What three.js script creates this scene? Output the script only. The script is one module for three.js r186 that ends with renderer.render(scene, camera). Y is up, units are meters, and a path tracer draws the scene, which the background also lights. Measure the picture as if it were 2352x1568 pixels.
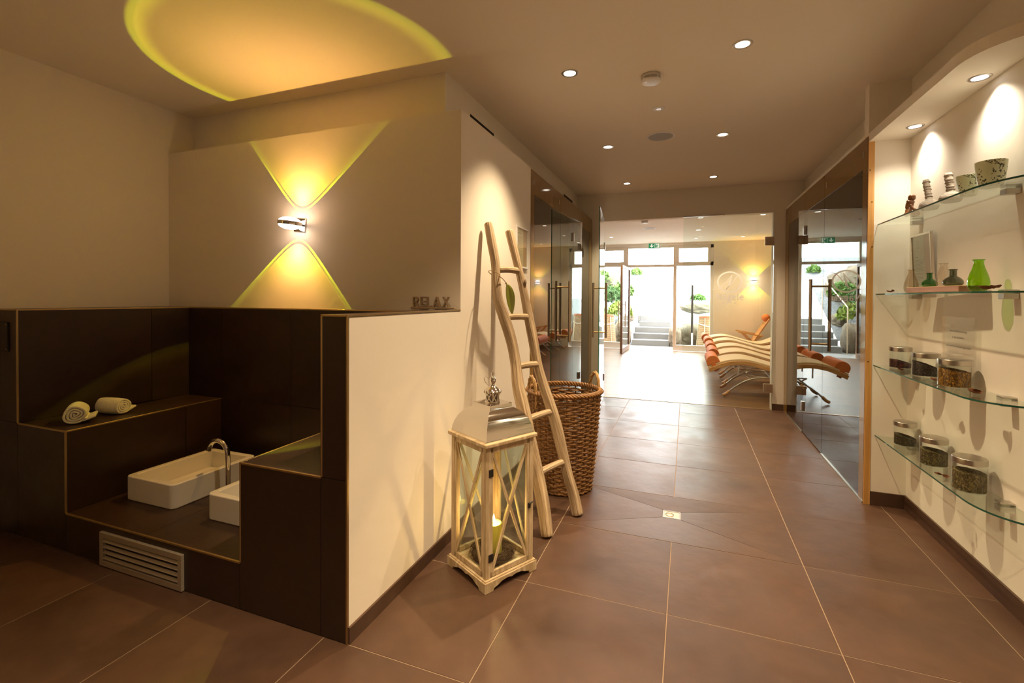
import * as THREE from 'three';
import { mergeGeometries } from 'three/addons/utils/BufferGeometryUtils.js';
import { RoundedBoxGeometry } from 'three/addons/geometries/RoundedBoxGeometry.js';
import { TextGeometry } from 'three/addons/geometries/TextGeometry.js';
import { FontLoader } from 'three/addons/loaders/FontLoader.js';

// ---------------------------------------------------------------- camera, sky, exposure
const scene = new THREE.Scene();
const renderer = new THREE.WebGLRenderer({ antialias: true });
renderer.toneMapping = THREE.LinearToneMapping;
renderer.toneMappingExposure = 1.0;
renderer.shadowMap.enabled = true;
const FOCAL = 1067.49;
const camera = new THREE.PerspectiveCamera(2 * Math.atan(784 / FOCAL) * 180 / Math.PI, 2352 / 1568, 0.05, 120);
camera.position.set(0, 1.29, 0);
camera.rotation.order = 'YXZ';
camera.rotation.set(-0.0123, 0.3592, 0.0056);
camera.setViewOffset(2352, 1568, 0, 784 - 696.34, 2352, 1568);
scene.background = new THREE.Color().setRGB(0.97, 0.99, 1.0);          // bright overcast sky, one tone all round
scene.backgroundIntensity = 18.0;
const WARM = [1.0, 0.745, 0.46], NEUTRAL = [1.0, 0.88, 0.70];
const DOWNLIGHT_POWER = 13, NICHE_POWER = 1.75, LOUNGE_POWER = 7;

// ---------------------------------------------------------------- helpers
let seed = 7;
const rnd = () => { seed = (seed * 1664525 + 1013904223) >>> 0; return seed / 4294967296; };
const rr = (a, b) => a + (b - a) * rnd();
const V = (x, y, z) => new THREE.Vector3(x, y, z);
const lin = (r, g, b) => new THREE.Color().setRGB(r, g, b);
const taken = new Map();
function numbered(name) { const n = taken.get(name) ?? 0; taken.set(name, n + 1); return n ? name + '_' + String(n).padStart(3, '0') : name; }
function tag(o, label, category, group, kind) {
  if (label) o.userData.label = label;
  if (category) o.userData.category = category;
  if (group) o.userData.group = group;
  if (kind) o.userData.kind = kind;
  return o;
}
function thing(name, label, category, [x, y, z] = [0, 0, 0], turn = 0, group) {
  const o = new THREE.Group(); o.name = numbered(name); o.position.set(x, y, z); o.rotation.y = turn; scene.add(o);
  return tag(o, label, category, group);
}
function mesh(name, geometry, material, parent, label) {
  const m = new THREE.Mesh(Array.isArray(geometry) ? merge(geometry) : geometry, material);
  m.name = name; m.castShadow = true; m.receiveShadow = true; (parent ?? scene).add(m);
  if (label) m.userData.label = label;
  return m;
}
function single(name, label, category, geometry, material, group) { return tag(mesh(numbered(name), geometry, material), label, category, group); }
function structure(name, label, geometry, material) { return tag(mesh(name, geometry, material), label, null, null, 'structure'); }
function structureGroup(name, label) { const o = new THREE.Group(); o.name = name; scene.add(o); return tag(o, label, null, null, 'structure'); }
function merge(list) {
  return mergeGeometries(list.map((g) => { g = g.index ? g.toNonIndexed() : g; for (const k of Object.keys(g.attributes)) if (!['position', 'normal', 'uv'].includes(k)) g.deleteAttribute(k); return g; }));
}
// planar uv in metres by the dominant axis of each normal
function metreUV(g, ou = 0, ov = 0, swap = false) {
  g = g.index ? g.toNonIndexed() : g;
  const p = g.attributes.position, n = g.attributes.normal, uv = new Float32Array(p.count * 2);
  for (let i = 0; i < p.count; i++) {
    const ax = Math.abs(n.getX(i)), ay = Math.abs(n.getY(i)), az = Math.abs(n.getZ(i));
    let u, v;
    if (ay >= ax && ay >= az) { u = p.getX(i); v = p.getZ(i); } else if (ax >= az) { u = p.getZ(i); v = p.getY(i); } else { u = p.getX(i); v = p.getY(i); }
    uv[2 * i] = (swap ? v : u) + ou; uv[2 * i + 1] = (swap ? u : v) + ov;
  }
  g.setAttribute('uv', new THREE.BufferAttribute(uv, 2));
  return g;
}
// a box between two corners
function span(x0, y0, z0, x1, y1, z1) {
  const g = new THREE.BoxGeometry(Math.abs(x1 - x0), Math.abs(y1 - y0), Math.abs(z1 - z0));
  g.translate((x0 + x1) / 2, (y0 + y1) / 2, (z0 + z1) / 2);
  return metreUV(g);
}
function rbox(w, h, d, r = 0.004, s = 2) { return new RoundedBoxGeometry(w, h, d, s, r); }
function rspan(x0, y0, z0, x1, y1, z1, r = 0.004) {
  const g = rbox(Math.abs(x1 - x0), Math.abs(y1 - y0), Math.abs(z1 - z0), r); g.translate((x0 + x1) / 2, (y0 + y1) / 2, (z0 + z1) / 2); return metreUV(g);
}
const cyl = (r0, r1, h, n = 24, open = false) => new THREE.CylinderGeometry(r0, r1, h, n, 1, open);
const lathe = (pts, n = 40) => new THREE.LatheGeometry(pts.map(([x, y]) => new THREE.Vector2(x, y)), n);
function tube(pts, r, seg = 40, rad = 8, closed = false) { return new THREE.TubeGeometry(new THREE.CatmullRomCurve3(pts.map((p) => p.isVector3 ? p : V(...p)), closed), seg, r, rad, closed); }
function bar(a, b, r, n = 12) {
  a = V(...a); b = V(...b); const g = cyl(r, r, a.distanceTo(b), n);
  g.applyQuaternion(new THREE.Quaternion().setFromUnitVectors(V(0, 1, 0), b.clone().sub(a).normalize())); g.translate((a.x + b.x) / 2, (a.y + b.y) / 2, (a.z + b.z) / 2); return g;
}
// a square-section bar from a to b, `w` wide and `t` thick; `face` is the direction its wide side looks
function batten(a, b, w, t, face) {
  a = V(...a); b = V(...b); const y = b.clone().sub(a).normalize(), z = V(...face), x = y.clone().cross(z).normalize(); z.crossVectors(x, y).normalize();
  const g = metreUV(rbox(w, a.distanceTo(b), t, Math.min(w, t) * 0.12));
  g.applyMatrix4(new THREE.Matrix4().makeBasis(x, y, z).setPosition(a.add(b).multiplyScalar(0.5))); return g;
}
// a limb of varying radius along a curve, ends closed and slightly rounded
function limb(pts, radiusAt, seg = 60, rad = 14, rough = 0) {
  const c = new THREE.CatmullRomCurve3(pts.map((p) => V(...p))), fr = c.computeFrenetFrames(seg), pos = [], uv = [], idx = [], len = c.getLength();
  const ring = (p, i, r, u) => { for (let k = 0; k <= rad; k++) { const a = k / rad * Math.PI * 2, kk = k % rad, q = r * (1 + rough * (noise2(kk * 1.7, u * 9) - 0.5)); pos.push(p.x + q * (Math.cos(a) * fr.normals[i].x + Math.sin(a) * fr.binormals[i].x), p.y + q * (Math.cos(a) * fr.normals[i].y + Math.sin(a) * fr.binormals[i].y), p.z + q * (Math.cos(a) * fr.normals[i].z + Math.sin(a) * fr.binormals[i].z)); uv.push(u * len, k / rad * 0.25); } };
  const t0 = c.getPointAt(0), t1 = c.getPointAt(1), d0 = c.getTangentAt(0), d1 = c.getTangentAt(1), e = 0.006;
  ring(t0, 0, 0.001, 0); ring(t0, 0, radiusAt(0) * 0.86, 0); ring(t0.clone().addScaledVector(d0, e), 0, radiusAt(0), 0);
  for (let i = 1; i < seg; i++) ring(c.getPointAt(i / seg), i, radiusAt(i / seg), i / seg);
  ring(t1.clone().addScaledVector(d1, -e), seg, radiusAt(1), 1); ring(t1, seg, radiusAt(1) * 0.86, 1); ring(t1, seg, 0.001, 1);
  const rows = seg + 5;
  for (let i = 0; i < rows - 1; i++) for (let k = 0; k < rad; k++) { const a = i * (rad + 1) + k, b = a + rad + 1; idx.push(a, a + 1, b, b, a + 1, b + 1); }
  const g = new THREE.BufferGeometry(); g.setAttribute('position', new THREE.Float32BufferAttribute(pos, 3)); g.setAttribute('uv', new THREE.Float32BufferAttribute(uv, 2)); g.setIndex(idx); g.computeVertexNormals(); return g;
}
// extrude a polygon of [x, z] points upward from y0 to y1
function prism(pts, y0, y1, bevel = 0) {
  const s = new THREE.Shape(pts.map(([x, z]) => new THREE.Vector2(x, -z)));
  const g = new THREE.ExtrudeGeometry(s, { depth: y1 - y0 - 2 * bevel, bevelEnabled: bevel > 0, bevelThickness: bevel, bevelSize: bevel, bevelOffset: -bevel, bevelSegments: 2, curveSegments: 24 });
  g.rotateX(-Math.PI / 2); g.translate(0, y0 + bevel, 0); return metreUV(g);
}

// ---------------------------------------------------------------- noise and textures
const hash = (x, y) => { let h = Math.imul(x | 0, 374761393) + Math.imul(y | 0, 668265263); h = Math.imul(h ^ (h >>> 13), 1274126177); return ((h ^ (h >>> 16)) >>> 0) / 4294967296; };
function noise2(x, y, px = 0, py = 0) {
  const w = (i, n) => n ? ((i % n) + n) % n : i, x0 = Math.floor(x), y0 = Math.floor(y), fx = x - x0, fy = y - y0, sx = fx * fx * (3 - 2 * fx), sy = fy * fy * (3 - 2 * fy);
  const a = hash(w(x0, px), w(y0, py)), b = hash(w(x0 + 1, px), w(y0, py)), c = hash(w(x0, px), w(y0 + 1, py)), d = hash(w(x0 + 1, px), w(y0 + 1, py));
  return (a + (b - a) * sx) * (1 - sy) + (c + (d - c) * sx) * sy;
}
function fbm(u, v, fx, fy, oct = 4) { let s = 0, a = 0.5, t = 0; for (let i = 0; i < oct; i++) { s += a * noise2(u * fx + i * 17 * fx, v * fy, fx, fy); t += a; a *= 0.5; fx *= 2; fy *= 2; } return s / t; }
function texture(w, h, f, srgb = true, metres = 1, metresV = metres) {
  const d = new Uint8Array(w * h * 4);
  for (let y = 0; y < h; y++) for (let x = 0; x < w; x++) { const c = f(x / w, y / h), i = (y * w + x) * 4; for (let k = 0; k < 3; k++) d[i + k] = Math.max(0, Math.min(255, (Array.isArray(c) ? c[k] : c) * 255)); d[i + 3] = 255; }
  const t = new THREE.DataTexture(d, w, h); t.wrapS = t.wrapT = THREE.RepeatWrapping; t.magFilter = THREE.LinearFilter; t.minFilter = THREE.LinearMipmapLinearFilter; t.generateMipmaps = true;
  if (srgb) t.colorSpace = THREE.SRGBColorSpace; t.repeat.set(1 / metres, 1 / metresV); t.needsUpdate = true; return t;
}
const mix = (a, b, t) => a.map((x, i) => x + (b[i] - x) * t), clamp = (x) => Math.max(0, Math.min(1, x));
function canvasTexture(w, h, draw) { const c = document.createElement('canvas'); c.width = w; c.height = h; draw(c.getContext('2d'), w, h); const t = new THREE.CanvasTexture(c); t.colorSpace = THREE.SRGBColorSpace; return t; }
const streak = (c0, c1, along, across, knots = 0) => (u, v) => {
  const warp = 0.12 * (fbm(u, v, 3, 3, 2) - 0.5), g = fbm(u, v + warp, along, across, 4), f = noise2(u * along * 6, (v + warp) * across * 6, along * 6, across * 6);
  let t = clamp((g - 0.3) * 1.7) * 0.75 + f * 0.25;
  return mix(c0, c1, t);
};
const std = (o) => new THREE.MeshStandardMaterial(o), phys = (o) => new THREE.MeshPhysicalMaterial(o);

const tileColour = texture(512, 512, (u, v) => { const a = fbm(u, v, 4, 4, 5), b = fbm(u + 0.37, v + 0.11, 24, 24, 3); return mix([0.26, 0.185, 0.14], [0.38, 0.275, 0.21], clamp(a * 0.75 + b * 0.35 - 0.05)); }, true, 1.3);
const tileRough = texture(256, 256, (u, v) => 0.33 + 0.16 * fbm(u, v, 8, 8, 4), false, 1.1);
const tileBump = texture(256, 256, (u, v) => fbm(u, v, 24, 24, 3), false, 0.8);
const plasterBump = texture(256, 256, (u, v) => fbm(u, v, 20, 20, 4), false, 0.9);
const M = {};
M.tile = std({ map: tileColour, roughnessMap: tileRough, roughness: 1, bumpMap: tileBump, bumpScale: 0.0006 });
const bathColour = texture(512, 512, (u, v) => { const a = fbm(u, v, 4, 4, 5), b = fbm(u + 0.37, v + 0.11, 24, 24, 3); return mix([0.15, 0.095, 0.065], [0.235, 0.155, 0.105], clamp(a * 0.75 + b * 0.35 - 0.05)); }, true, 1.3);
M.bathTile = std({ map: bathColour, roughnessMap: tileRough, roughness: 1, bumpMap: tileBump, bumpScale: 0.0006 });
M.grout = std({ color: lin(0.30, 0.21, 0.13), roughness: 0.9 });
M.bathJoint = std({ color: lin(0.025, 0.016, 0.009), roughness: 0.9 });
M.darkGrout = std({ color: lin(0.05, 0.032, 0.018), roughness: 0.9 });
M.plaster = std({ color: lin(0.85, 0.79, 0.69), roughness: 0.75, bumpMap: plasterBump, bumpScale: 0.0008 });
M.ceiling = std({ color: lin(0.85, 0.78, 0.68), roughness: 0.8, bumpMap: plasterBump, bumpScale: 0.0006 });
M.trimMetal = std({ color: lin(0.55, 0.40, 0.20), metalness: 1, roughness: 0.38 });
M.steel = std({ color: lin(0.55, 0.52, 0.47), metalness: 1, roughness: 0.32 });
M.brushed = std({ color: lin(0.66, 0.54, 0.40), metalness: 1, roughness: 0.42 });
M.chrome = std({ color: lin(0.78, 0.76, 0.73), metalness: 1, roughness: 0.05 });
M.silver = std({ color: lin(0.74, 0.70, 0.64), metalness: 1, roughness: 0.06 });
M.ceramic = phys({ color: lin(0.80, 0.77, 0.70), roughness: 0.18, clearcoat: 0.6, clearcoatRoughness: 0.05 });
M.whitePlastic = std({ color: lin(0.78, 0.76, 0.73), roughness: 0.4 });
M.black = std({ color: lin(0.012, 0.01, 0.009), roughness: 0.5 });
M.darkSlot = std({ color: lin(0.02, 0.014, 0.01), roughness: 0.7 });
M.bronzePrint = phys({ color: lin(0.21, 0.115, 0.018), roughness: 0.06, ior: 1.55 });
M.saunaGlass = phys({ color: lin(0.30, 0.24, 0.17), roughness: 0, transmission: 1, thickness: 0, ior: 2.1 });
M.clearGlass = phys({ color: lin(0.93, 0.97, 0.95), roughness: 0, transmission: 1, thickness: 0, ior: 1.5 });
M.acrylic = phys({ color: lin(0.98, 0.98, 0.97), roughness: 0, transmission: 1, thickness: 0, ior: 1.45 });
M.shelfGlass = phys({ color: lin(0.93, 0.98, 0.95), roughness: 0, transmission: 1, thickness: 0, ior: 1.45 });
M.glassEdge = phys({ color: lin(0.02, 0.10, 0.07), roughness: 0.08, ior: 1.5 });
M.leafEdge = phys({ color: lin(0.03, 0.16, 0.09), roughness: 0.1, ior: 1.5 });
M.saunaWood = std({ color: lin(0.035, 0.018, 0.009), roughness: 0.8 });
M.doorPaint = std({ color: lin(0.80, 0.74, 0.65), roughness: 0.5 });
M.vinyl = phys({ color: lin(0.94, 0.93, 0.92), roughness: 1, transmission: 0.25, thickness: 0 });
const driftMap = texture(512, 256, streak([0.52, 0.43, 0.32], [0.88, 0.79, 0.65], 4, 26), true, 0.9, 0.25);
const driftBump = texture(512, 256, (u, v) => fbm(u, v, 4, 40, 3), false, 0.9, 0.25);
M.drift = std({ map: driftMap, bumpMap: driftBump, bumpScale: 0.003, roughness: 0.85 });
M.lanternWood = std({ map: texture(256, 256, streak([0.68, 0.58, 0.43], [0.90, 0.83, 0.70], 24, 3), true, 0.35), roughness: 0.7 });
M.pine = std({ map: texture(256, 256, streak([0.74, 0.54, 0.28], [0.88, 0.69, 0.42], 26, 2), true, 0.4, 0.9), roughness: 0.5 });
M.beech = std({ map: texture(256, 256, streak([0.72, 0.50, 0.29], [0.86, 0.68, 0.46], 4, 22), true, 0.8, 0.3), roughness: 0.4 });
M.upholstery = std({ color: lin(0.62, 0.48, 0.31), roughness: 0.8 });
M.orange = std({ color: lin(0.62, 0.17, 0.035), roughness: 0.75 });
const plankMaps = [0, 1, 2].map((k) => texture(512, 128, streak(mix([0.42, 0.29, 0.18], [0.36, 0.25, 0.16], k / 2), mix([0.62, 0.46, 0.31], [0.55, 0.41, 0.28], k / 2), 3, 14), true, 1.3, 0.2));
M.planks = plankMaps.map((map) => std({ map, roughness: 0.34 }));
M.wicker = std({ map: texture(256, 64, streak([0.38, 0.25, 0.11], [0.70, 0.51, 0.27], 40, 3), true, 0.25, 0.25), roughness: 0.55 });
M.cane = std({ color: lin(0.40, 0.24, 0.09), roughness: 0.5 });
M.wax = phys({ color: lin(0.62, 0.60, 0.10), roughness: 0.55, transmission: 0.15, thickness: 0 });
M.towel = std({ color: lin(0.83, 0.80, 0.70), roughness: 0.95, bumpMap: texture(128, 128, (u, v) => fbm(u, v, 30, 30, 2), false, 0.2), bumpScale: 0.002 });
const glow = (c, k) => std({ color: lin(0.8, 0.8, 0.8), emissive: lin(...c), emissiveIntensity: k, roughness: 0.5 });
M.lampGlow = glow([1, 0.93, 0.78], 5);
M.coolGlow = glow([1, 0.97, 0.92], 5);
const thinGlass = (r, g, b, ior = 1.85) => phys({ color: lin(r, g, b), roughness: 0, transmission: 1, thickness: 0, ior });

function spot(parent, [x, y, z], [tx, ty, tz], colour, candela, degrees, penumbra, size = 1) {
  const l = new THREE.SpotLight(lin(...colour), candela, 0, degrees * Math.PI / 180, penumbra, 2);
  l.name = 'lamp_beam'; l.position.set(x, y, z); l.target.position.set(tx, ty, tz); l.castShadow = true; l.shadow.radius = size; parent.add(l); parent.add(l.target); return l;
}

// ================================================================ THE ROOM SHELL
const XL = -3.537, XW = -1.165, ZB = -2.296, ZF = -1.385, XR = 1.06, XN = 1.276, ZN = -3.524, ZD = -6.11, CEIL = 2.64, ZFAC = -12.08, HB = 2.32, ZROOM = 4.4;
// floor: slab, grout bed, one mesh per porcelain tile
{
  const floor = structureGroup('floor', 'brown porcelain tile floor with pale joints running through the passage');
  mesh('floor_slab', span(-3.75, -0.2, ZROOM + 0.15, 1.45, -0.012, ZD + 0.0), M.grout, floor);
  const px = 0.6055, pz = 0.6, x0 = -0.063, z0 = -1.989, gap = 0.0035;
  const variants = [];
  for (let k = 0; k < 8; k++) variants.push(k);
  for (let i = -6; i <= 2; i++) for (let j = -11; j <= 7; j++) {
    let xa = x0 + i * px, xb = xa + px, zb = z0 - j * pz, za = zb - pz;              // za far, zb near
    if (j === 1 && (i === -1 || i === 0)) continue;                                  // the cut tiles round the drain
    xa = Math.max(xa, XL); xb = Math.min(xb, XN); za = Math.max(za, ZD); zb = Math.min(zb, ZROOM);
    if (xb - xa < 0.02 || zb - za < 0.02) continue;
    if (xb <= XW && zb < ZF) continue;                                               // under the foot bath and the sauna
    if (xa >= XR && zb < ZN) continue;
    const w = xb - xa - gap, d = zb - za - gap, g = metreUV(new RoundedBoxGeometry(w, 0.012, d, 1, 0.0012), rnd() * 5, rnd() * 5);
    const t = mesh('floor_tile', g, M.tile, floor); t.position.set((xa + xb) / 2, -0.006, (za + zb) / 2);
  }
  // four sloping pieces running down to the drain, and the grout bed left open under them
  const X0 = x0 - px + gap / 2, X1 = x0 + px - gap / 2, Z0 = z0 - 2 * pz + gap / 2, Z1 = z0 - pz - gap / 2, cx = -0.071, cz = -2.935, h = 0.052, dip = -0.006;
  const bed = [[XL, ZROOM, XN, Z1], [XL, Z1, X0, Z0], [X1, Z1, XN, Z0], [XL, Z0, XN, ZD]], inner = [[cx - h, cz - h], [cx + h, cz - h], [cx + h, cz + h], [cx - h, cz + h]], outer = [[X0, Z0], [X1, Z0], [X1, Z1], [X0, Z1]];
  mesh('grout_bed', bed.map(([a, b, c, d]) => span(a, -0.012, b, c, -0.0015, d)), M.grout, floor);
  for (let k = 0; k < 4; k++) {
    const a = outer[k], b = outer[(k + 1) % 4], c = inner[(k + 1) % 4], d = inner[k], mx = (a[0] + b[0] + c[0] + d[0]) / 4, mz = (a[1] + b[1] + c[1] + d[1]) / 4, q = 0.0012;
    const pull = ([x, z]) => [x + Math.sign(mx - x) * q, z + Math.sign(mz - z) * q], [A, B, Cc, D] = [a, b, c, d].map(pull);
    const P = [V(A[0], 0, A[1]), V(B[0], 0, B[1]), V(Cc[0], dip, Cc[1]), V(D[0], dip, D[1])], L = P.map((p) => V(p.x, -0.0115, p.z)), f = [];
    const quad = (p, q2, r, s) => f.push(p, q2, r, p, r, s);
    quad(P[0], P[3], P[2], P[1]); for (let e = 0; e < 4; e++) quad(P[e], P[(e + 1) % 4], L[(e + 1) % 4], L[e]);
    const g = new THREE.BufferGeometry().setFromPoints(f); g.computeVertexNormals(); mesh('floor_tile', metreUV(g, rnd() * 5, rnd() * 5), M.tile, floor);
  }
  const drain = thing('floor_drain', 'small square steel drain let into the passage tiles', 'drain', [cx, -0.0115, cz]);
  mesh('frame', [span(-0.05, 0, -0.05, 0.05, 0.006, -0.043), span(-0.05, 0, 0.043, 0.05, 0.006, 0.05), span(-0.05, 0, -0.043, -0.043, 0.006, 0.043), span(0.043, 0, -0.043, 0.05, 0.006, 0.043)], M.steel, drain);
  mesh('cover', span(-0.042, 0, -0.042, 0.042, 0.0045, 0.042), M.brushed, drain);
  const ring = new THREE.TorusGeometry(0.022, 0.002, 6, 24); ring.rotateX(Math.PI / 2); ring.translate(-0.012, 0.005, 0); mesh('finger_ring', ring, M.steel, drain);
}
// lounge floor of wooden planks running across
{
  const lf = structureGroup('floor_lounge', 'wood plank floor of the bright lounge beyond the glass doors');
  mesh('plank_bed', span(-3.3, -0.2, ZD, 3.1, -0.012, ZFAC), M.darkGrout, lf);
  for (let r = 0; r < 30; r++) {
    const z = ZD - r * 0.199, z2 = Math.max(ZFAC, z - 0.1975); let x = -3.3 - rnd() * 1.2;
    while (x < 3.1) { const L = rr(1.3, 2.1), a = Math.max(x, -3.3), b = Math.min(x + L - 0.0015, 3.1); if (b - a > 0.03) { const g = metreUV(new THREE.BoxGeometry(b - a, 0.012, z - z2), rnd() * 3, rnd() * 3); const m = mesh('plank', g, M.planks[Math.floor(rnd() * 3)], lf); m.position.set((a + b) / 2, -0.006, (z + z2) / 2); } x += L; }
  }
  structure('trim_1', 'thin metal threshold strip where tiles meet the wooden floor', span(-1.02, 0, ZD - 0.012, 0.93, 0.004, ZD + 0.012), M.trimMetal);
}
// ceilings
structure('ceiling', 'cream plaster ceiling over the passage and foot bath', span(-3.75, CEIL, ZROOM + 0.15, 1.45, CEIL + 0.15, ZD - 0.1), M.ceiling);
structure('ceiling_lounge', 'pale ceiling of the lounge', span(-3.5, 2.66, ZD - 0.1, 3.3, 2.81, ZFAC - 0.3), M.ceiling);
// walls
structure('wall_left', 'cream plaster wall left of the foot bath', span(XL - 0.2, -0.2, ZROOM + 0.15, XL, CEIL, ZB - 0.3), M.plaster);
structure('wall_behind', 'plaster wall closing the room behind the viewer', span(-3.75, -0.2, ZROOM, 1.45, CEIL, ZROOM + 0.15), M.plaster);
structure('wall_inner', 'cream plaster block behind the foot bath carrying the colour lamp', span(XL, 0, ZB, XW, HB, -3.512), M.plaster);
structure('wall_upper', 'set back plaster band above the block and the left glass front', [span(XL, HB, -2.4805, -1.3655, CEIL, -6.2)], M.plaster);
structure('wall_right', 'pale plaster wall behind the glass shelves', span(XN, -0.2, ZROOM + 0.15, XN + 0.17, CEIL, -6.11), M.plaster);
structure('wall_pier', 'narrow plaster pier between the shelf niche and the right glass front', span(1.092, 0, ZN, XN, CEIL, ZN - 0.07), M.plaster);
structure('wall_right_upper', 'plaster band above the right glass front', [span(1.244, 2.3, ZN - 0.07, XN, CEIL, ZD), span(1.062, 2.318, ZN - 0.07, 1.244, 2.34, ZD), span(1.06, 2.32, ZN, 1.092, CEIL, ZN - 0.07)], M.plaster);
structure('wall_back', 'plaster wall with the wide doorway to the lounge', [span(-3.75, 0, ZD, -1.03, CEIL, ZD - 0.1), span(0.942, 0, ZD, 3.3, 2.66, ZD - 0.1), span(-1.03, 2.30, ZD, 0.942, 2.66, ZD - 0.1), span(XW, 0, ZD + 0.04, -1.03, 2.34, ZD)], M.plaster);
structure('wall_lounge_left', 'plaster wall on the left of the lounge', span(-3.5, -0.2, ZD - 0.1, -3.3, 2.66, ZFAC - 0.3), M.plaster);
structure('wall_lounge_right', 'plaster wall on the right of the lounge', span(3.1, -0.2, ZD - 0.1, 3.3, 2.66, ZFAC - 0.3), M.plaster);
structure('wall_facade', 'plaster wall right of the lounge windows', [span(0.60, -0.2, ZFAC, 3.1, 2.66, ZFAC - 0.3), span(-3.3, 2.60, ZFAC, 0.60, 2.66, ZFAC - 0.3), span(-3.3, -0.2, ZFAC, -2.16, 2.66, ZFAC - 0.3)], M.plaster);
// baseboards
structure('baseboard_left', 'dark tile skirting under the white partition wall', span(XW, 0, ZF - 0.004, XW + 0.009, 0.062, -3.512), M.tile);
structure('baseboard_right', 'dark tile skirting round the shelf niche', [span(XN - 0.01, 0, ZROOM, XN, 0.085, ZN), span(1.094, 0, ZN, XN - 0.01, 0.085, ZN + 0.009)], M.tile);
structure('baseboard_back', 'dark tile skirting on the door pillar', [span(0.94, 0, ZD, XR - 0.005, 0.075, ZD + 0.009), span(0.933, 0, ZD, 0.942, 0.075, ZD - 0.1)], M.tile);
// ventilation slots above the left wall
for (const [z0, z1, l] of [[-2.82, -3.22, 'long dark ventilation slot above the white wall near the ladder'], [-5.35, -5.78, 'short dark ventilation slot above the left glass front']]) {
  const s = thing('ventilation_slot', l, 'vent', [-1.3655, 2.50, (z0 + z1) / 2]);
  mesh('frame', rspan(0, -0.014, -Math.abs(z1 - z0) / 2, 0.004, 0.014, Math.abs(z1 - z0) / 2, 0.001), M.darkSlot, s);
  for (let k = -1; k <= 1; k++) mesh('slat', span(0.003, k * 0.008 - 0.0015, -Math.abs(z1 - z0) / 2 + 0.006, 0.006, k * 0.008 + 0.0015, Math.abs(z1 - z0) / 2 - 0.006), M.black, s);
}

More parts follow.
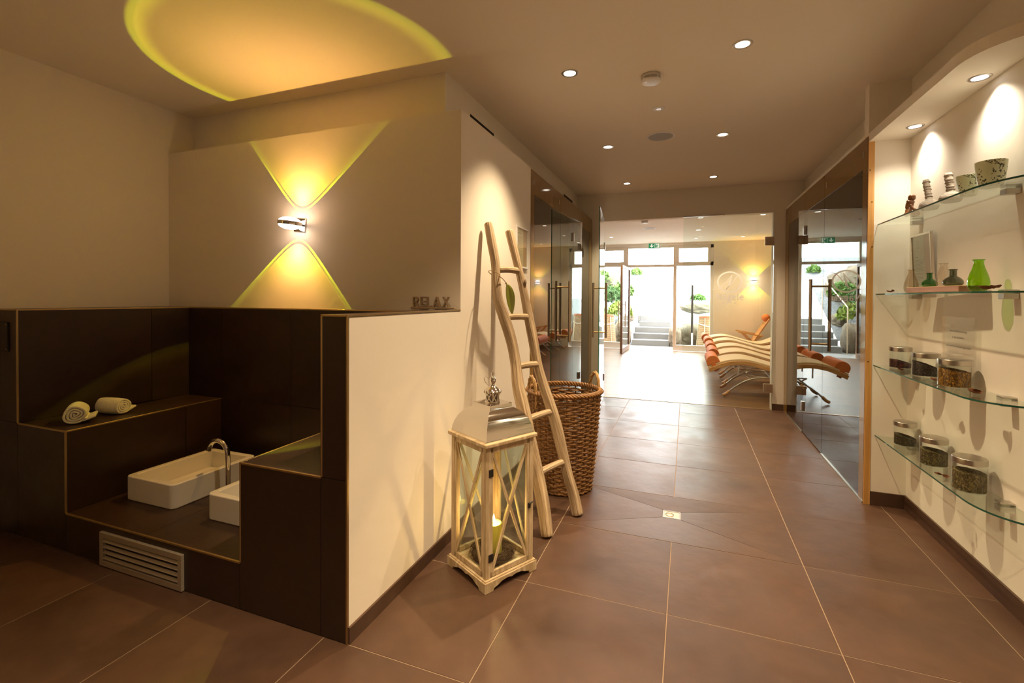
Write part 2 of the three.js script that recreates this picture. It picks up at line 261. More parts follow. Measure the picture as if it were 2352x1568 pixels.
// ================================================================ THE FOOT BATH
{
  const fb = thing('foot_bath', 'built in foot bath bench clad in dark brown tiles', 'foot bath', [0, 0, 0]);
  const e = 0.009, HL = 1.213, H1 = 0.608, H2 = 0.196, XA = -3.33, XB = -3.215, ZT = -2.22;
  mesh('core', [prism([[XL + 0.002, ZF - e], [XA - e, ZF - e], [XB - e, ZT - e], [XL + 0.002, ZT - e]], 0, HL - e), span(XL, 0, ZT - e, -1.289, HL - e, ZB), span(XA, 0, ZF - e, -2.905 - e, H1 - e, ZT), span(-2.92, 0, ZF - e, -1.70, H2 - e, ZT), span(-1.71 + e, 0, ZF - e, -1.28, H1 - e, ZT)], M.bathJoint, fb);
  mesh('partition', span(-1.289 + e, 0, ZF - e, XW, 1.222 - e, ZB), M.plaster, fb, 'white plastered side of the partition');
  const tiles = (axis, at, sign, us, vs) => {          // axis: the normal of the face; one box for each tile
    for (let i = 0; i < us.length - 1; i++) for (let j = 0; j < vs.length - 1; j++) {
      const q = 0.0012, [a, b] = [Math.min(us[i], us[i + 1]) + q, Math.max(us[i], us[i + 1]) - q], [c, d] = [Math.min(vs[j], vs[j + 1]) + q, Math.max(vs[j], vs[j + 1]) - q];
      let g;
      if (axis === 'z') g = span(a, c, at, b, d, at - sign * e); else if (axis === 'x') g = span(at, c, a, at - sign * e, d, b); else g = span(a, at, c, b, at - sign * e, d);
      mesh('wall_tile', metreUV(g, rnd() * 4, rnd() * 4), M.bathTile, fb);
    }
  };
  // front faces
  tiles('z', ZF, 1, [XL, XA], [0, 0.003, H1, HL].slice(1)); tiles('z', ZF, 1, [XA, -2.905], [0.003, H1]); tiles('z', ZF, 1, [-2.905, -2.305, -1.71], [0.003, H2]);
  tiles('z', ZF, 1, [-1.71, -1.289], [0.003, H1]); tiles('z', ZF, 1, [-1.289, XW], [0.003, H1, 1.222]);
  // back wall of the alcove
  tiles('z', ZT, 1, [XB, -2.9, -2.3, -1.7, -1.289], [H1, HL]); tiles('z', ZT, 1, [-2.905, -2.3, -1.71], [H2, H1]);
  // inward faces of the benches and the partition
  tiles('x', -2.905, 1, [ZF, -1.985, ZT], [H2, H1]); tiles('x', -1.71, -1, [ZF, -1.985, ZT], [H2, H1]); tiles('x', -1.289, -1, [ZF, -1.985, ZT], [H1, 1.222]);
  // treads
  tiles('y', H1, 1, [XA + 0.012, -2.905], [ZF, -1.62]); tiles('y', H1, 1, [XA + 0.1, -2.905], [-1.62, ZT]); tiles('y', H2, 1, [-2.905, -2.305, -1.71], [ZF, -1.985, ZT]); tiles('y', H1, 1, [-1.71, -1.289], [ZF, -1.985, ZT]);
  tiles('y', 1.222, 1, [-1.289, XW], [ZF, -1.985, ZB]); tiles('y', HL, 1, [XL, -2.9, -2.3, -1.7, -1.289], [ZT + 0.0, ZB]);
  // slanting back rest on the left
  const len = Math.hypot(XB - XA, ZT - ZF), ang = Math.atan2(XB - XA, ZF - ZT), steps = [0, 0.62, len];
  for (let i = 0; i < 2; i++) {
    const L = steps[i + 1] - steps[i] - 0.0025, g = metreUV(new THREE.BoxGeometry(e, HL - H1 - 0.002, L), rnd() * 4, rnd() * 4), m = mesh('wall_tile', g, M.bathTile, fb), t = (steps[i] + steps[i + 1]) / 2;
    m.position.set(XA + Math.sin(ang) * t - e / 2, (HL + H1) / 2, ZF - Math.cos(ang) * t); m.rotation.y = -ang;
  }
  mesh('wall_tile', prism([[XL, ZF], [XA, ZF], [XB, ZT], [XL, ZT]], HL - e, HL), M.bathTile, fb);
  // metal edge strips
  const strip = (x0, y0, z0, x1, y1, z1) => mesh('edge_strip', rspan(x0, y0, z0, x1, y1, z1, 0.0015), M.trimMetal, fb), s = 0.007;
  strip(XA - s, H1, ZF - s, XA + 0.001, HL + 0.001, ZF + 0.001); strip(-2.905 - s, H2, ZF - s, -2.905 + 0.001, H1 + 0.001, ZF + 0.001); strip(XA, H1 - s, ZF - s, -2.905, H1 + 0.001, ZF + 0.001);
  strip(-2.905 - s, H1 - s, ZF, -2.905 + 0.001, H1 + 0.001, ZT); strip(-2.905, H2 - s, ZF - s, -1.71, H2 + 0.001, ZF + 0.001); strip(-1.71 - 0.001, H2, ZF - s, -1.71 + s, H1 + 0.001, ZF + 0.001);
  strip(-1.71, H1 - s, ZF - s, -1.289, H1 + 0.001, ZF + 0.001); strip(-1.71 - 0.001, H1 - s, ZF, -1.71 + s, H1 + 0.001, ZT); strip(-1.289 - 0.001, H1, ZF - s, -1.289 + s, 1.223, ZF + 0.001);
  strip(XW - s, 0, ZF - s, XW + 0.001, 1.223, ZF + 0.001); strip(XW - s, 1.222 - s, ZF, XW + 0.002, 1.224, ZB); strip(-1.289, 1.222 - s, ZF - s, XW, 1.223, ZF + 0.001); strip(XL, HL - s, ZF - s, XA, HL + 0.001, ZF + 0.001); strip(XB, HL - s, ZT - s, -1.289, HL + 0.002, ZT + 0.001);
  const st = mesh('edge_strip', rbox(0.008, 0.008, len, 0.0015), M.trimMetal, fb); st.position.set((XA + XB) / 2 - 0.003, HL - 0.003, (ZF + ZT) / 2); st.rotation.y = -ang;
  const plate = thing('control_plate', 'dark square wall plate on the tiles at the far left edge', 'plate', [-3.468, 0.985, ZF]);
  mesh('plate', rspan(-0.066, 0, 0, 0.066, 0.158, 0.008, 0.002), M.black, plate);
  for (const [x, y] of [[-0.056, 0.012], [0.056, 0.012], [-0.056, 0.146], [0.056, 0.146]]) { const c = cyl(0.003, 0.003, 0.003, 10); c.rotateX(Math.PI / 2); c.translate(x, y, 0.009); mesh('screw', c, M.trimMetal, plate); }
  // air grille
  const gr = thing('air_grille', 'metal louvred air grille low in the dark tiled step', 'grille', [-2.325, 0.004, ZF]);
  const W = 0.285, G = 0.16, b = 0.026, alu = std({ color: lin(0.42, 0.36, 0.28), metalness: 0.4, roughness: 0.5 });
  mesh('frame', [rspan(-W, 0, 0, W, b, 0.014, 0.002), rspan(-W, G - b, 0, W, G, 0.014, 0.002), rspan(-W, b, 0, -W + b, G - b, 0.014, 0.002), rspan(W - b, b, 0, W, G - b, 0.014, 0.002)], alu, gr);
  mesh('backing', span(-W + b, b, 0, W - b, G - b, 0.001), M.black, gr);
  for (let k = 0; k < 4; k++) { const g = rbox(2 * (W - b), 0.0035, 0.015, 0.001); g.rotateX(0.55); g.translate(0, b + 0.014 + k * 0.0268, 0.008); mesh('slat', g, alu, gr); }
}
// basins
function basin(label, x) {
  const t = thing('foot_basin', label, 'basin', [x, 0.196, -1.845], 0, 'white foot basins'), W = 0.376, D = 0.495, H = 0.127, w = 0.034;
  const rect = (hw, hd, r) => { const s = new THREE.Shape(); s.moveTo(-hw + r, -hd); s.lineTo(hw - r, -hd); s.absarc(hw - r, -hd + r, r, -Math.PI / 2, 0); s.lineTo(hw, hd - r); s.absarc(hw - r, hd - r, r, 0, Math.PI / 2); s.lineTo(-hw + r, hd); s.absarc(-hw + r, hd - r, r, Math.PI / 2, Math.PI); s.lineTo(-hw, -hd + r); s.absarc(-hw + r, -hd + r, r, Math.PI, Math.PI * 1.5); return s; };
  const s = rect(W / 2, D / 2, 0.03); s.holes.push(rect(W / 2 - w, D / 2 - w, 0.022));
  const bv = 0.006, g = new THREE.ExtrudeGeometry(s, { depth: H - 2 * bv, bevelEnabled: true, bevelThickness: bv, bevelSize: bv, bevelOffset: -bv, bevelSegments: 3, curveSegments: 8 }); g.rotateX(-Math.PI / 2); g.translate(0, bv, 0);
  const bottom = new THREE.ExtrudeGeometry(rect(W / 2 - w + 0.004, D / 2 - w + 0.004, 0.022), { depth: 0.025, bevelEnabled: false }); bottom.rotateX(-Math.PI / 2);
  mesh('bowl', [g, bottom], M.ceramic, t);
  const c = cyl(0.02, 0.02, 0.004, 20); c.translate(0, 0.027, -0.1); mesh('drain_cap', c, M.chrome, t);
  return t;
}
basin('white rectangular foot basin on the left, in front of the towel bench', -2.628);
basin('white rectangular foot basin half hidden behind the right bench', -2.008);
{
  const f = thing('faucet', 'chrome gooseneck faucet between the two foot basins', 'faucet', [-2.31, 0.196, -1.80]);
  const b = lathe([[0, 0], [0.024, 0], [0.024, 0.006], [0.017, 0.01], [0.017, 0.06], [0.0135, 0.066]], 24); mesh('base', b, M.chrome, f);
  const pts = [[0, 0.05, 0], [0, 0.2, 0]], n = 10; for (let k = 1; k <= n; k++) { const a = k / n * 2.55; pts.push([-0.072 + 0.072 * Math.cos(a), 0.235 + 0.072 * Math.sin(a), 0]); }
  const last = pts[pts.length - 1]; pts.push([last[0] - 0.012, last[1] - 0.03, 0]);
  mesh('spout', tube(pts, 0.0132, 60, 14), M.chrome, f);
  mesh('lever', [bar([0, 0.045, 0.012], [-0.005, 0.045, 0.06], 0.006)], M.chrome, f);
}
// rolled towels
function towel(label, [x, y, z], turn, R, L) {
  const t = thing('rolled_towel', label, 'towel', [x, y, z], turn, 'rolled towels on the tiled bench');
  // spiral strip extruded along its axis (local z), outer turn with a loose flap
  const turns = 3.6, n = 120, th = R / (turns + 0.9) * 0.82, out = [], inn = [];
  for (let i = 0; i <= n; i++) { const k = i / n, a = k * turns * Math.PI * 2 + 2.0, r = R * (0.14 + 0.86 * k) + 0.002 * Math.sin(a * 3.1), sq = a; const ex = 1 + 0.05 * Math.sin(2 * sq); out.push(new THREE.Vector2(Math.cos(a) * r * ex, Math.sin(a) * r * 0.95)); inn.push(new THREE.Vector2(Math.cos(a) * (r - th) * ex, Math.sin(a) * (r - th) * 0.95)); }
  const s = new THREE.Shape([...out, ...inn.reverse()]);
  const g = new THREE.ExtrudeGeometry(s, { depth: L - 0.014, steps: 6, bevelEnabled: true, bevelThickness: 0.007, bevelSize: 0.003, bevelSegments: 3, bevelOffset: -0.002 });
  g.translate(0, R * 0.95, -L / 2); const p = g.attributes.position;
  for (let i = 0; i < p.count; i++) { const zz = p.getZ(i), q = 1 - 0.10 * Math.pow(Math.abs(zz) / (L / 2), 3); const w = 0.004 * (fbm(p.getX(i) * 3 + 0.5, zz * 3 + 0.5, 7, 7, 2) - 0.5); p.setXYZ(i, p.getX(i) * q, Math.max(0.001, (p.getY(i) - R) * q + R * 0.99 + w), zz + w * 2); }
  g.computeVertexNormals(); mesh('roll', metreUV(g), M.towel, t);
  const flap = rbox(R * 0.9, 0.012, L * 0.9, 0.005, 2); flap.rotateZ(0.35); flap.translate(R * 0.95, 0.026, 0); mesh('loose_end', metreUV(flap), M.towel, t);
  return t;
}
towel('rolled white towel showing its spiral end, nearer the bench corner', [-3.06, 0.608, -1.51], 1.0, 0.058, 0.15);
towel('rolled white towel turned aside behind the spiral one', [-3.09, 0.608, -1.70], 1.75, 0.052, 0.16);

// RELAX sign
const bold = await new FontLoader().loadAsync('fonts/droid/droid_sans_bold.typeface.json');
const regular = await new FontLoader().loadAsync('fonts/droid/droid_sans_regular.typeface.json');
{
  const letterMat = std({ color: lin(0.36, 0.255, 0.15), roughness: 0.55, metalness: 0.2 });
  const s = thing('letter_sign', 'small standing sign reading RELAX on the tiled ledge', 'sign', [-1.315, 1.2245, -2.258]);
  mesh('plinth', rspan(-0.137, 0, -0.014, 0.137, 0.01, 0.014, 0.002), letterMat, s);
  let x = -0.128;
  for (const ch of 'RELAX') { const g = new TextGeometry(ch, { font: regular, size: 0.056, depth: 0.014, bevelEnabled: true, bevelThickness: 0.0015, bevelSize: 0.0012, bevelSegments: 1, curveSegments: 5 }); g.computeBoundingBox(); const bb = g.boundingBox; g.translate(x - bb.min.x, 0.01 - bb.min.y, -0.007); mesh('letter', g, letterMat, s); x += bb.max.x - bb.min.x + 0.0085; }
}

// ================================================================ COLOUR LAMPS
function colourLamp(label, [x, y, z], tilt, turn = 0) {           // z: the wall; the lamp throws light up and down
  const t = thing('wall_lamp', label, 'lamp', [x, y, z], turn, 'lens wall lamps'); t.rotation.z = tilt;
  mesh('wall_plate', rspan(-0.045, -0.042, 0, 0.045, 0.042, 0.008, 0.002), M.chrome, t);
  mesh('arm', bar([0, 0, 0.006], [0, 0, 0.02], 0.008), M.chrome, t);
  const ring = lathe([[0.066, -0.011], [0.071, -0.011], [0.071, 0.011], [0.066, 0.011], [0.066, -0.011]], 40); ring.translate(0, 0, 0.085); mesh('ring', ring, M.chrome, t);
  const dome = []; for (let k = 0; k <= 8; k++) { const a = k / 8; dome.push([0.066 * Math.cos(a * Math.PI / 2), 0.009 + 0.03 * Math.sin(a * Math.PI / 2)]); }
  const up = lathe(dome, 32); up.translate(0, 0, 0.085); mesh('upper_lens', up, M.lensGlow, t); const dn = lathe(dome.map(([a, b]) => [a, -b]).reverse(), 32); dn.translate(0, 0, 0.085); mesh('lower_lens', dn, M.lensGlow, t);
  // each bulb sits inside its lens: a rim beam held to a thin ring by the filter disc, and two wider beams above the disc
  for (const s of [1, -1]) {
    const at = (k) => [0, s * k, 0.085], disc = cyl(0.0258, 0.0258, 0.0008, 48); disc.translate(0, s * 0.03, 0.085); mesh('filter_disc', disc, M.steel, t);
    spot(t, at(0.001), at(1), [0.95, 1.0, 0.0], 2.9, 44.2, 0.02, 0.08);
    spot(t, at(0.0315), at(1), [1.0, 0.62, 0.03], 1.5, 44.2, 0.02, 0.1);
    spot(t, at(0.0315), at(1), [1.0, 0.32, 0.22], 0.85, 41, 0.6, 0.1);
  }
  const spill = new THREE.PointLight(lin(1.0, 0.6, 0.34), 0.17, 0, 2); spill.name = 'lens_light'; spill.position.set(0, 0.012, 0.085); spill.castShadow = true; spill.shadow.radius = 2; t.add(spill);
  return t;
}
M.lensGlow = glow([1, 0.97, 0.95], 4);
colourLamp('glowing lens wall lamp above the foot bath', [-2.30, 1.742, ZB], -0.105);
colourLamp('glowing lens wall lamp on the left wall, just outside the picture', [XL, 1.742, 0.45], 0, Math.PI / 2);
colourLamp('glowing lens wall lamp on the far lounge wall', [1.445, 1.708, ZFAC], 0);

// ================================================================ CEILING FITTINGS
function downlight(label, x, y, z, power, degrees, colour, glowMat, group, size = 0.042, soft = 0.5) {
  const t = thing('downlight', label, 'downlight', [x, y, z], 0, group);
  const r = lathe([[size * 0.84, -0.002], [size * 1.15, -0.004], [size * 1.22, -0.001], [size * 1.22, 0]], 32); mesh('trim_ring', r, M.steel, t);
  const d = new THREE.CylinderGeometry(size * 0.86, size * 0.86, 0.002, 28); d.translate(0, -0.0012, 0); mesh('lamp_face', d, glowMat, t);
  spot(t, [0, -0.012, 0], [0, -1, 0], colour, power, degrees, soft, 1.2);
  return t;
}
const side = { '-0.67': 'left', '0.265': 'right' };
for (const x of [-0.67, 0.265]) for (const [z, w] of [[1.63, 'far behind the viewer'], [0.17, 'behind the viewer'], [-1.29, 'overhead'], [-2.75, 'nearest in view'], [-4.2, 'in the middle'], [-5.61, 'nearest the glass doors']])
  downlight(`recessed ceiling spotlight ${w} in the ${side[String(x)]} row`, x, CEIL, z, z > -2 ? DOWNLIGHT_POWER * 0.85 : DOWNLIGHT_POWER, 47, WARM, M.lampGlow, 'ceiling spotlights of the passage');
for (const [x, z, w] of [[0.21, -7.05, 'just behind the doorway'], [0.21, -8.5, 'behind the doorway'], [0.21, -10.0, 'above the loungers'], [0.19, -11.35, 'close to the windows'], [1.15, -11.36, 'close to the far wall lamp'], [-1.6, -8.5, 'on the left of the lounge'], [-1.6, -10.6, 'on the left by the windows'], [1.15, -8.5, 'over the nearest loungers']])
  downlight(`small lounge ceiling spotlight ${w}`, x, 2.66, z, LOUNGE_POWER, 55, WARM, M.lampGlow, 'ceiling spotlights of the lounge');
function smokeDetector(label, x, y, z) {
  const s = thing('smoke_detector', label, 'smoke detector', [x, y, z]);
  const b = lathe([[0, 0], [0.056, 0], [0.056, -0.018]], 36); mesh('base', b, M.whitePlastic, s);
  const slot = cyl(0.05, 0.05, 0.016, 36); slot.translate(0, -0.026, 0); mesh('chamber', slot, M.darkSlot, s);
  for (const k of [-0.021, -0.026, -0.031]) { const g = cyl(0.055, 0.055, 0.0018, 36); g.translate(0, k, 0); mesh('louvre', g, M.whitePlastic, s); }
  for (let k = 0; k < 8; k++) { const g = new THREE.BoxGeometry(0.003, 0.016, 0.004); g.translate(0.0545, -0.026, 0); g.rotateY(k * Math.PI / 4); mesh('rib', g, M.whitePlastic, s); }
  const c = lathe([[0.056, -0.033], [0.056, -0.038], [0.05, -0.044], [0, -0.045]], 36); mesh('cover', c, M.whitePlastic, s);
  const q = cyl(0.011, 0.011, 0.002, 16); q.translate(-0.03, -0.045, 0.02); mesh('test_button', q, M.brushed, s);
}
smokeDetector('round white smoke detector on the passage ceiling', -0.215, CEIL, -2.944);
smokeDetector('round white smoke detector on the lounge ceiling', -0.705, 2.66, -8.535);
{
  const s = thing('ceiling_sensor', 'tiny round sensor between smoke detector and loudspeaker', 'sensor', [-0.198, CEIL, -3.474]);
  mesh('flange', lathe([[0.022, -0.003], [0.03, -0.006], [0.042, -0.004], [0.043, 0]], 32), M.whitePlastic, s); const d = cyl(0.022, 0.018, 0.006, 24); d.translate(0, -0.003, 0); mesh('eye', d, M.steel, s);
  const sp = (label, x, y, z) => { const t = thing('ceiling_loudspeaker', label, 'loudspeaker', [x, y, z]); mesh('rim', lathe([[0.098, -0.003], [0.104, -0.007], [0.112, -0.005], [0.113, 0]], 48), M.whitePlastic, t); const g = cyl(0.099, 0.099, 0.004, 48); g.translate(0, -0.002, 0); mesh('grille', g, std({ color: lin(0.38, 0.37, 0.36), roughness: 0.6 }), t); };
  sp('round flush loudspeaker in the passage ceiling', -0.216, CEIL, -4.074); sp('round flush loudspeaker in the lounge ceiling', -0.69, 2.66, -9.465);
}

// ================================================================ SAUNA GLASS FRONTS
function pullHandle(parent, x, z, dir, y0 = 0.85, y1 = 1.46) {       // bars on both sides of a pane lying at x (plane across x)
  const h = new THREE.Group(); h.name = 'handle'; parent.add(h);
  for (const s of [1, -1]) { mesh('grip', bar([x + s * 0.07, y0, z], [x + s * 0.07, y1, z], 0.0125, 16), M.brushed, h); }
  for (const y of [y0 + 0.06, y1 - 0.06]) mesh('standoff', bar([x - 0.07, y, z], [x + 0.07, y, z], 0.008, 12), M.trimMetal, h);
  return h;
}
function hinge(parent, x, y, z, w = 0.02, d = 0.055) { mesh('hinge', rspan(x - w / 2, y - 0.045, z - d / 2, x + w / 2, y + 0.045, z + d / 2, 0.002), M.steel, parent); }
function glassFront(n, side, X, inward, za, zs1, zs2, zb) {          // za near end, zb far end; door between zs1 and zs2
  const t = 0.008, top = 2.312, put = (name, label, z0, z1) => { const o = structureGroup(name, label); mesh('pane', span(X, 0.012, z0, X + inward * t, top, z1), M.saunaGlass, o); return o; };
  const f1 = put(`window_${n}`, `fixed bronze edged glass panel of the ${side} sauna front, nearer part`, za, zs1 + 0.003), dr = put(`door_${n}`, `glass sauna door with steel bar handle on the ${side}`, zs1 - 0.003, zs2 + 0.003), f2 = put(`window_${n + 1}`, `fixed bronze edged glass panel of the ${side} sauna front, far part`, zs2 - 0.003, zb);
  const band = (o, y0, z0, y1, z1) => mesh('printed_border', span(X - inward * 0.0015, y0, z0, X - inward * 0.0003, y1, z1), M.bronzePrint, o);
  band(f1, 2.125, za, top, zs1 + 0.003); band(f1, 0.012, za, 2.125, za - 0.085); band(dr, 2.125, zs1 - 0.003, top, zs2 + 0.003); band(f2, 2.125, zs2 - 0.003, top, zb); band(f2, 0.012, zb + 0.17, 2.125, zb);
  pullHandle(dr, X, zs1 - 0.10, inward); for (const y of [1.95, 0.26]) hinge(dr, X, y, zs2 + 0.01, 0.03, 0.05);
  for (const o of [f1, f2]) mesh('floor_channel', span(X - 0.008, 0, o === f1 ? za : zs2 - 0.003, X + 0.012 * inward, 0.012, o === f1 ? zs1 + 0.003 : zb), M.steel, o);
  for (const [z, o] of [[za - 0.07, f1], [zs1 + 0.06, f1], [zb + 0.1, f2]]) mesh('clamp', rspan(X - inward * 0.004, 2.2, z - 0.006, X - inward * 0.0015, 2.24, z + 0.006, 0.001), M.steel, o);
  // dark timber cabin behind
  const a = X + inward * 0.05, b = inward < 0 ? XL : 2.6;
  structure(`wall_cabin_${side}`, `dark timber lining of the cabin behind the ${side} glass`, [span(b - inward * 0.05, 0, za - 0.01, b, 2.3, zb), span(a, 0, za, b, 2.3, za - 0.0), span(a, 0, zb + 0.0, b, 2.3, zb + 0.03), span(a, 0, za - 0.03, b, 2.3, za), span(a, -0.02, za, b, 0, zb), span(a, 2.31, za, b, 2.318, zb)].filter((g) => { g.computeBoundingBox(); const s = g.boundingBox.getSize(V(0, 0, 0)); return Math.min(s.x, s.y, s.z) > 0.001; }), M.saunaWood);
}
glassFront(1, 'left', XW, -1, -3.515, -4.45, -4.985, -6.06);
glassFront(3, 'right', XR, 1, -3.53, -4.51, -5.19, -6.105);
structure('wall_cabin_side', 'outer wall of the cabin behind the right glass', span(2.6, -0.2, ZN, 2.75, 2.4, ZD), M.saunaWood);
{
  const post = structureGroup('trim_2', 'narrow knotty pine post between glass front and shelf niche');
  mesh('post', span(XR, 0, -3.52, 1.092, 2.318, -3.565), M.pine, post);
  for (const [y, dx] of [[1.9, 0.02], [2.1, 0.008], [1.62, 0.024], [0.9, 0.012]]) { const k = cyl(0.004, 0.003, 0.001, 10); k.rotateX(Math.PI / 2); k.translate(XR + dx, y, -3.5197); mesh('knot', k, M.saunaWood, post); }
}

// ================================================================ LOUNGE DOORWAY
{
  // open leaf, hinged on the left jamb and swung towards us
  const d = structureGroup('door_2', 'open glass door leaf seen edge on beside the wicker basket'); d.position.set(-1.005, 0, ZD + 0.03);
  d.rotation.y = Math.atan2(0.11, 0.99); const L = 1.0;
  mesh('pane', span(-0.005, 0.012, 0, 0.005, 2.29, L - 0.001), M.clearGlass, d); mesh('pane_edge', span(-0.005, 0.012, L - 0.001, 0.005, 2.29, L + 0.0005), M.leafEdge, d);
  pullHandle(d, 0, L - 0.10, 1); for (const y of [1.96, 0.27]) hinge(d, 0, y, 0.03, 0.03, 0.06);
  // closed leaf with the printed emblem
  const c = structureGroup('door_4', 'closed glass door leaf with the white emblem');
  mesh('pane', span(-0.045, 0.012, ZD + 0.02, 0.935, 2.29, ZD + 0.028), M.clearGlass, c);
  for (const y of [1.96, 0.255]) mesh('hinge', [rspan(0.845, y - 0.05, ZD + 0.012, 0.94, y + 0.05, ZD + 0.036, 0.002), rspan(0.87, y - 0.028, ZD + 0.034, 0.885, y + 0.028, ZD + 0.039, 0.001)], M.brushed, c);
  mesh('top_closer', span(-0.045, 2.285, ZD + 0.005, 0.42, 2.30, ZD + 0.03), M.steel, c);
  const em = new THREE.Group(); em.name = 'emblem'; c.add(em); em.position.set(0.477, 1.49, ZD + 0.0295);
  const ring = new THREE.RingGeometry(0.116, 0.134, 64); ring.scale(1.03, 0.94, 1); mesh('ring', ring, M.vinyl, em);
  const ribbon = (pts, w0, w1, w2) => { const cv = new THREE.CatmullRomCurve3(pts.map(([x, y]) => V(x, y, 0.0004))), n = 40, v = [], ix = []; for (let i = 0; i <= n; i++) { const k = i / n, p = cv.getPoint(k), t = cv.getTangent(k), w = (k < 0.5 ? w0 + (w1 - w0) * 2 * k : w1 + (w2 - w1) * (2 * k - 1)) / 2; v.push(p.x - t.y * w, p.y + t.x * w, p.z, p.x + t.y * w, p.y - t.x * w, p.z); if (i < n) ix.push(2 * i, 2 * i + 1, 2 * i + 2, 2 * i + 1, 2 * i + 3, 2 * i + 2); } const g = new THREE.BufferGeometry(); g.setAttribute('position', new THREE.Float32BufferAttribute(v, 3)); g.setIndex(ix); g.computeVertexNormals(); g.setAttribute('uv', new THREE.Float32BufferAttribute(new Float32Array(v.length / 3 * 2), 2)); return g; };
  mesh('script_letter', [ribbon([[-0.185, -0.09], [-0.13, -0.088], [-0.05, -0.01], [0.0, 0.05], [0.03, 0.092]], 0.006, 0.010, 0.004), ribbon([[0.03, 0.092], [0.012, 0.03], [-0.008, -0.04], [-0.038, -0.092]], 0.004, 0.02, 0.004), ribbon([[-0.038, -0.092], [0.03, -0.005], [0.1, 0.085], [0.15, 0.093]], 0.005, 0.009, 0.003)], M.vinyl, em);
  const word = new TextGeometry('Nägele', { font: bold, size: 0.073, depth: 0.0008, curveSegments: 6 }); word.computeBoundingBox(); word.scale(0.88, 1, 1); word.translate(-0.145, -0.215, 0); mesh('name_lettering', word, M.vinyl, em);
  for (let k = 0; k < 4; k++) { const s = new THREE.Shape(); for (let i = 0; i < 10; i++) { const a = Math.PI / 2 + i * Math.PI / 5, r = i % 2 ? 0.006 : 0.0135; s[i ? 'lineTo' : 'moveTo'](Math.cos(a) * r, Math.sin(a) * r); } const g = new THREE.ShapeGeometry(s); g.translate(-0.058 + k * 0.039, -0.252, 0.0004); mesh('star', g, M.vinyl, em); }
  structure('trim_3', 'slim pale frame round the lounge doorway', [span(0.932, 0, ZD + 0.001, 0.942, 2.30, ZD - 0.1), span(-1.03, 2.292, ZD + 0.001, 0.942, 2.30, ZD - 0.1)], M.plaster);
}

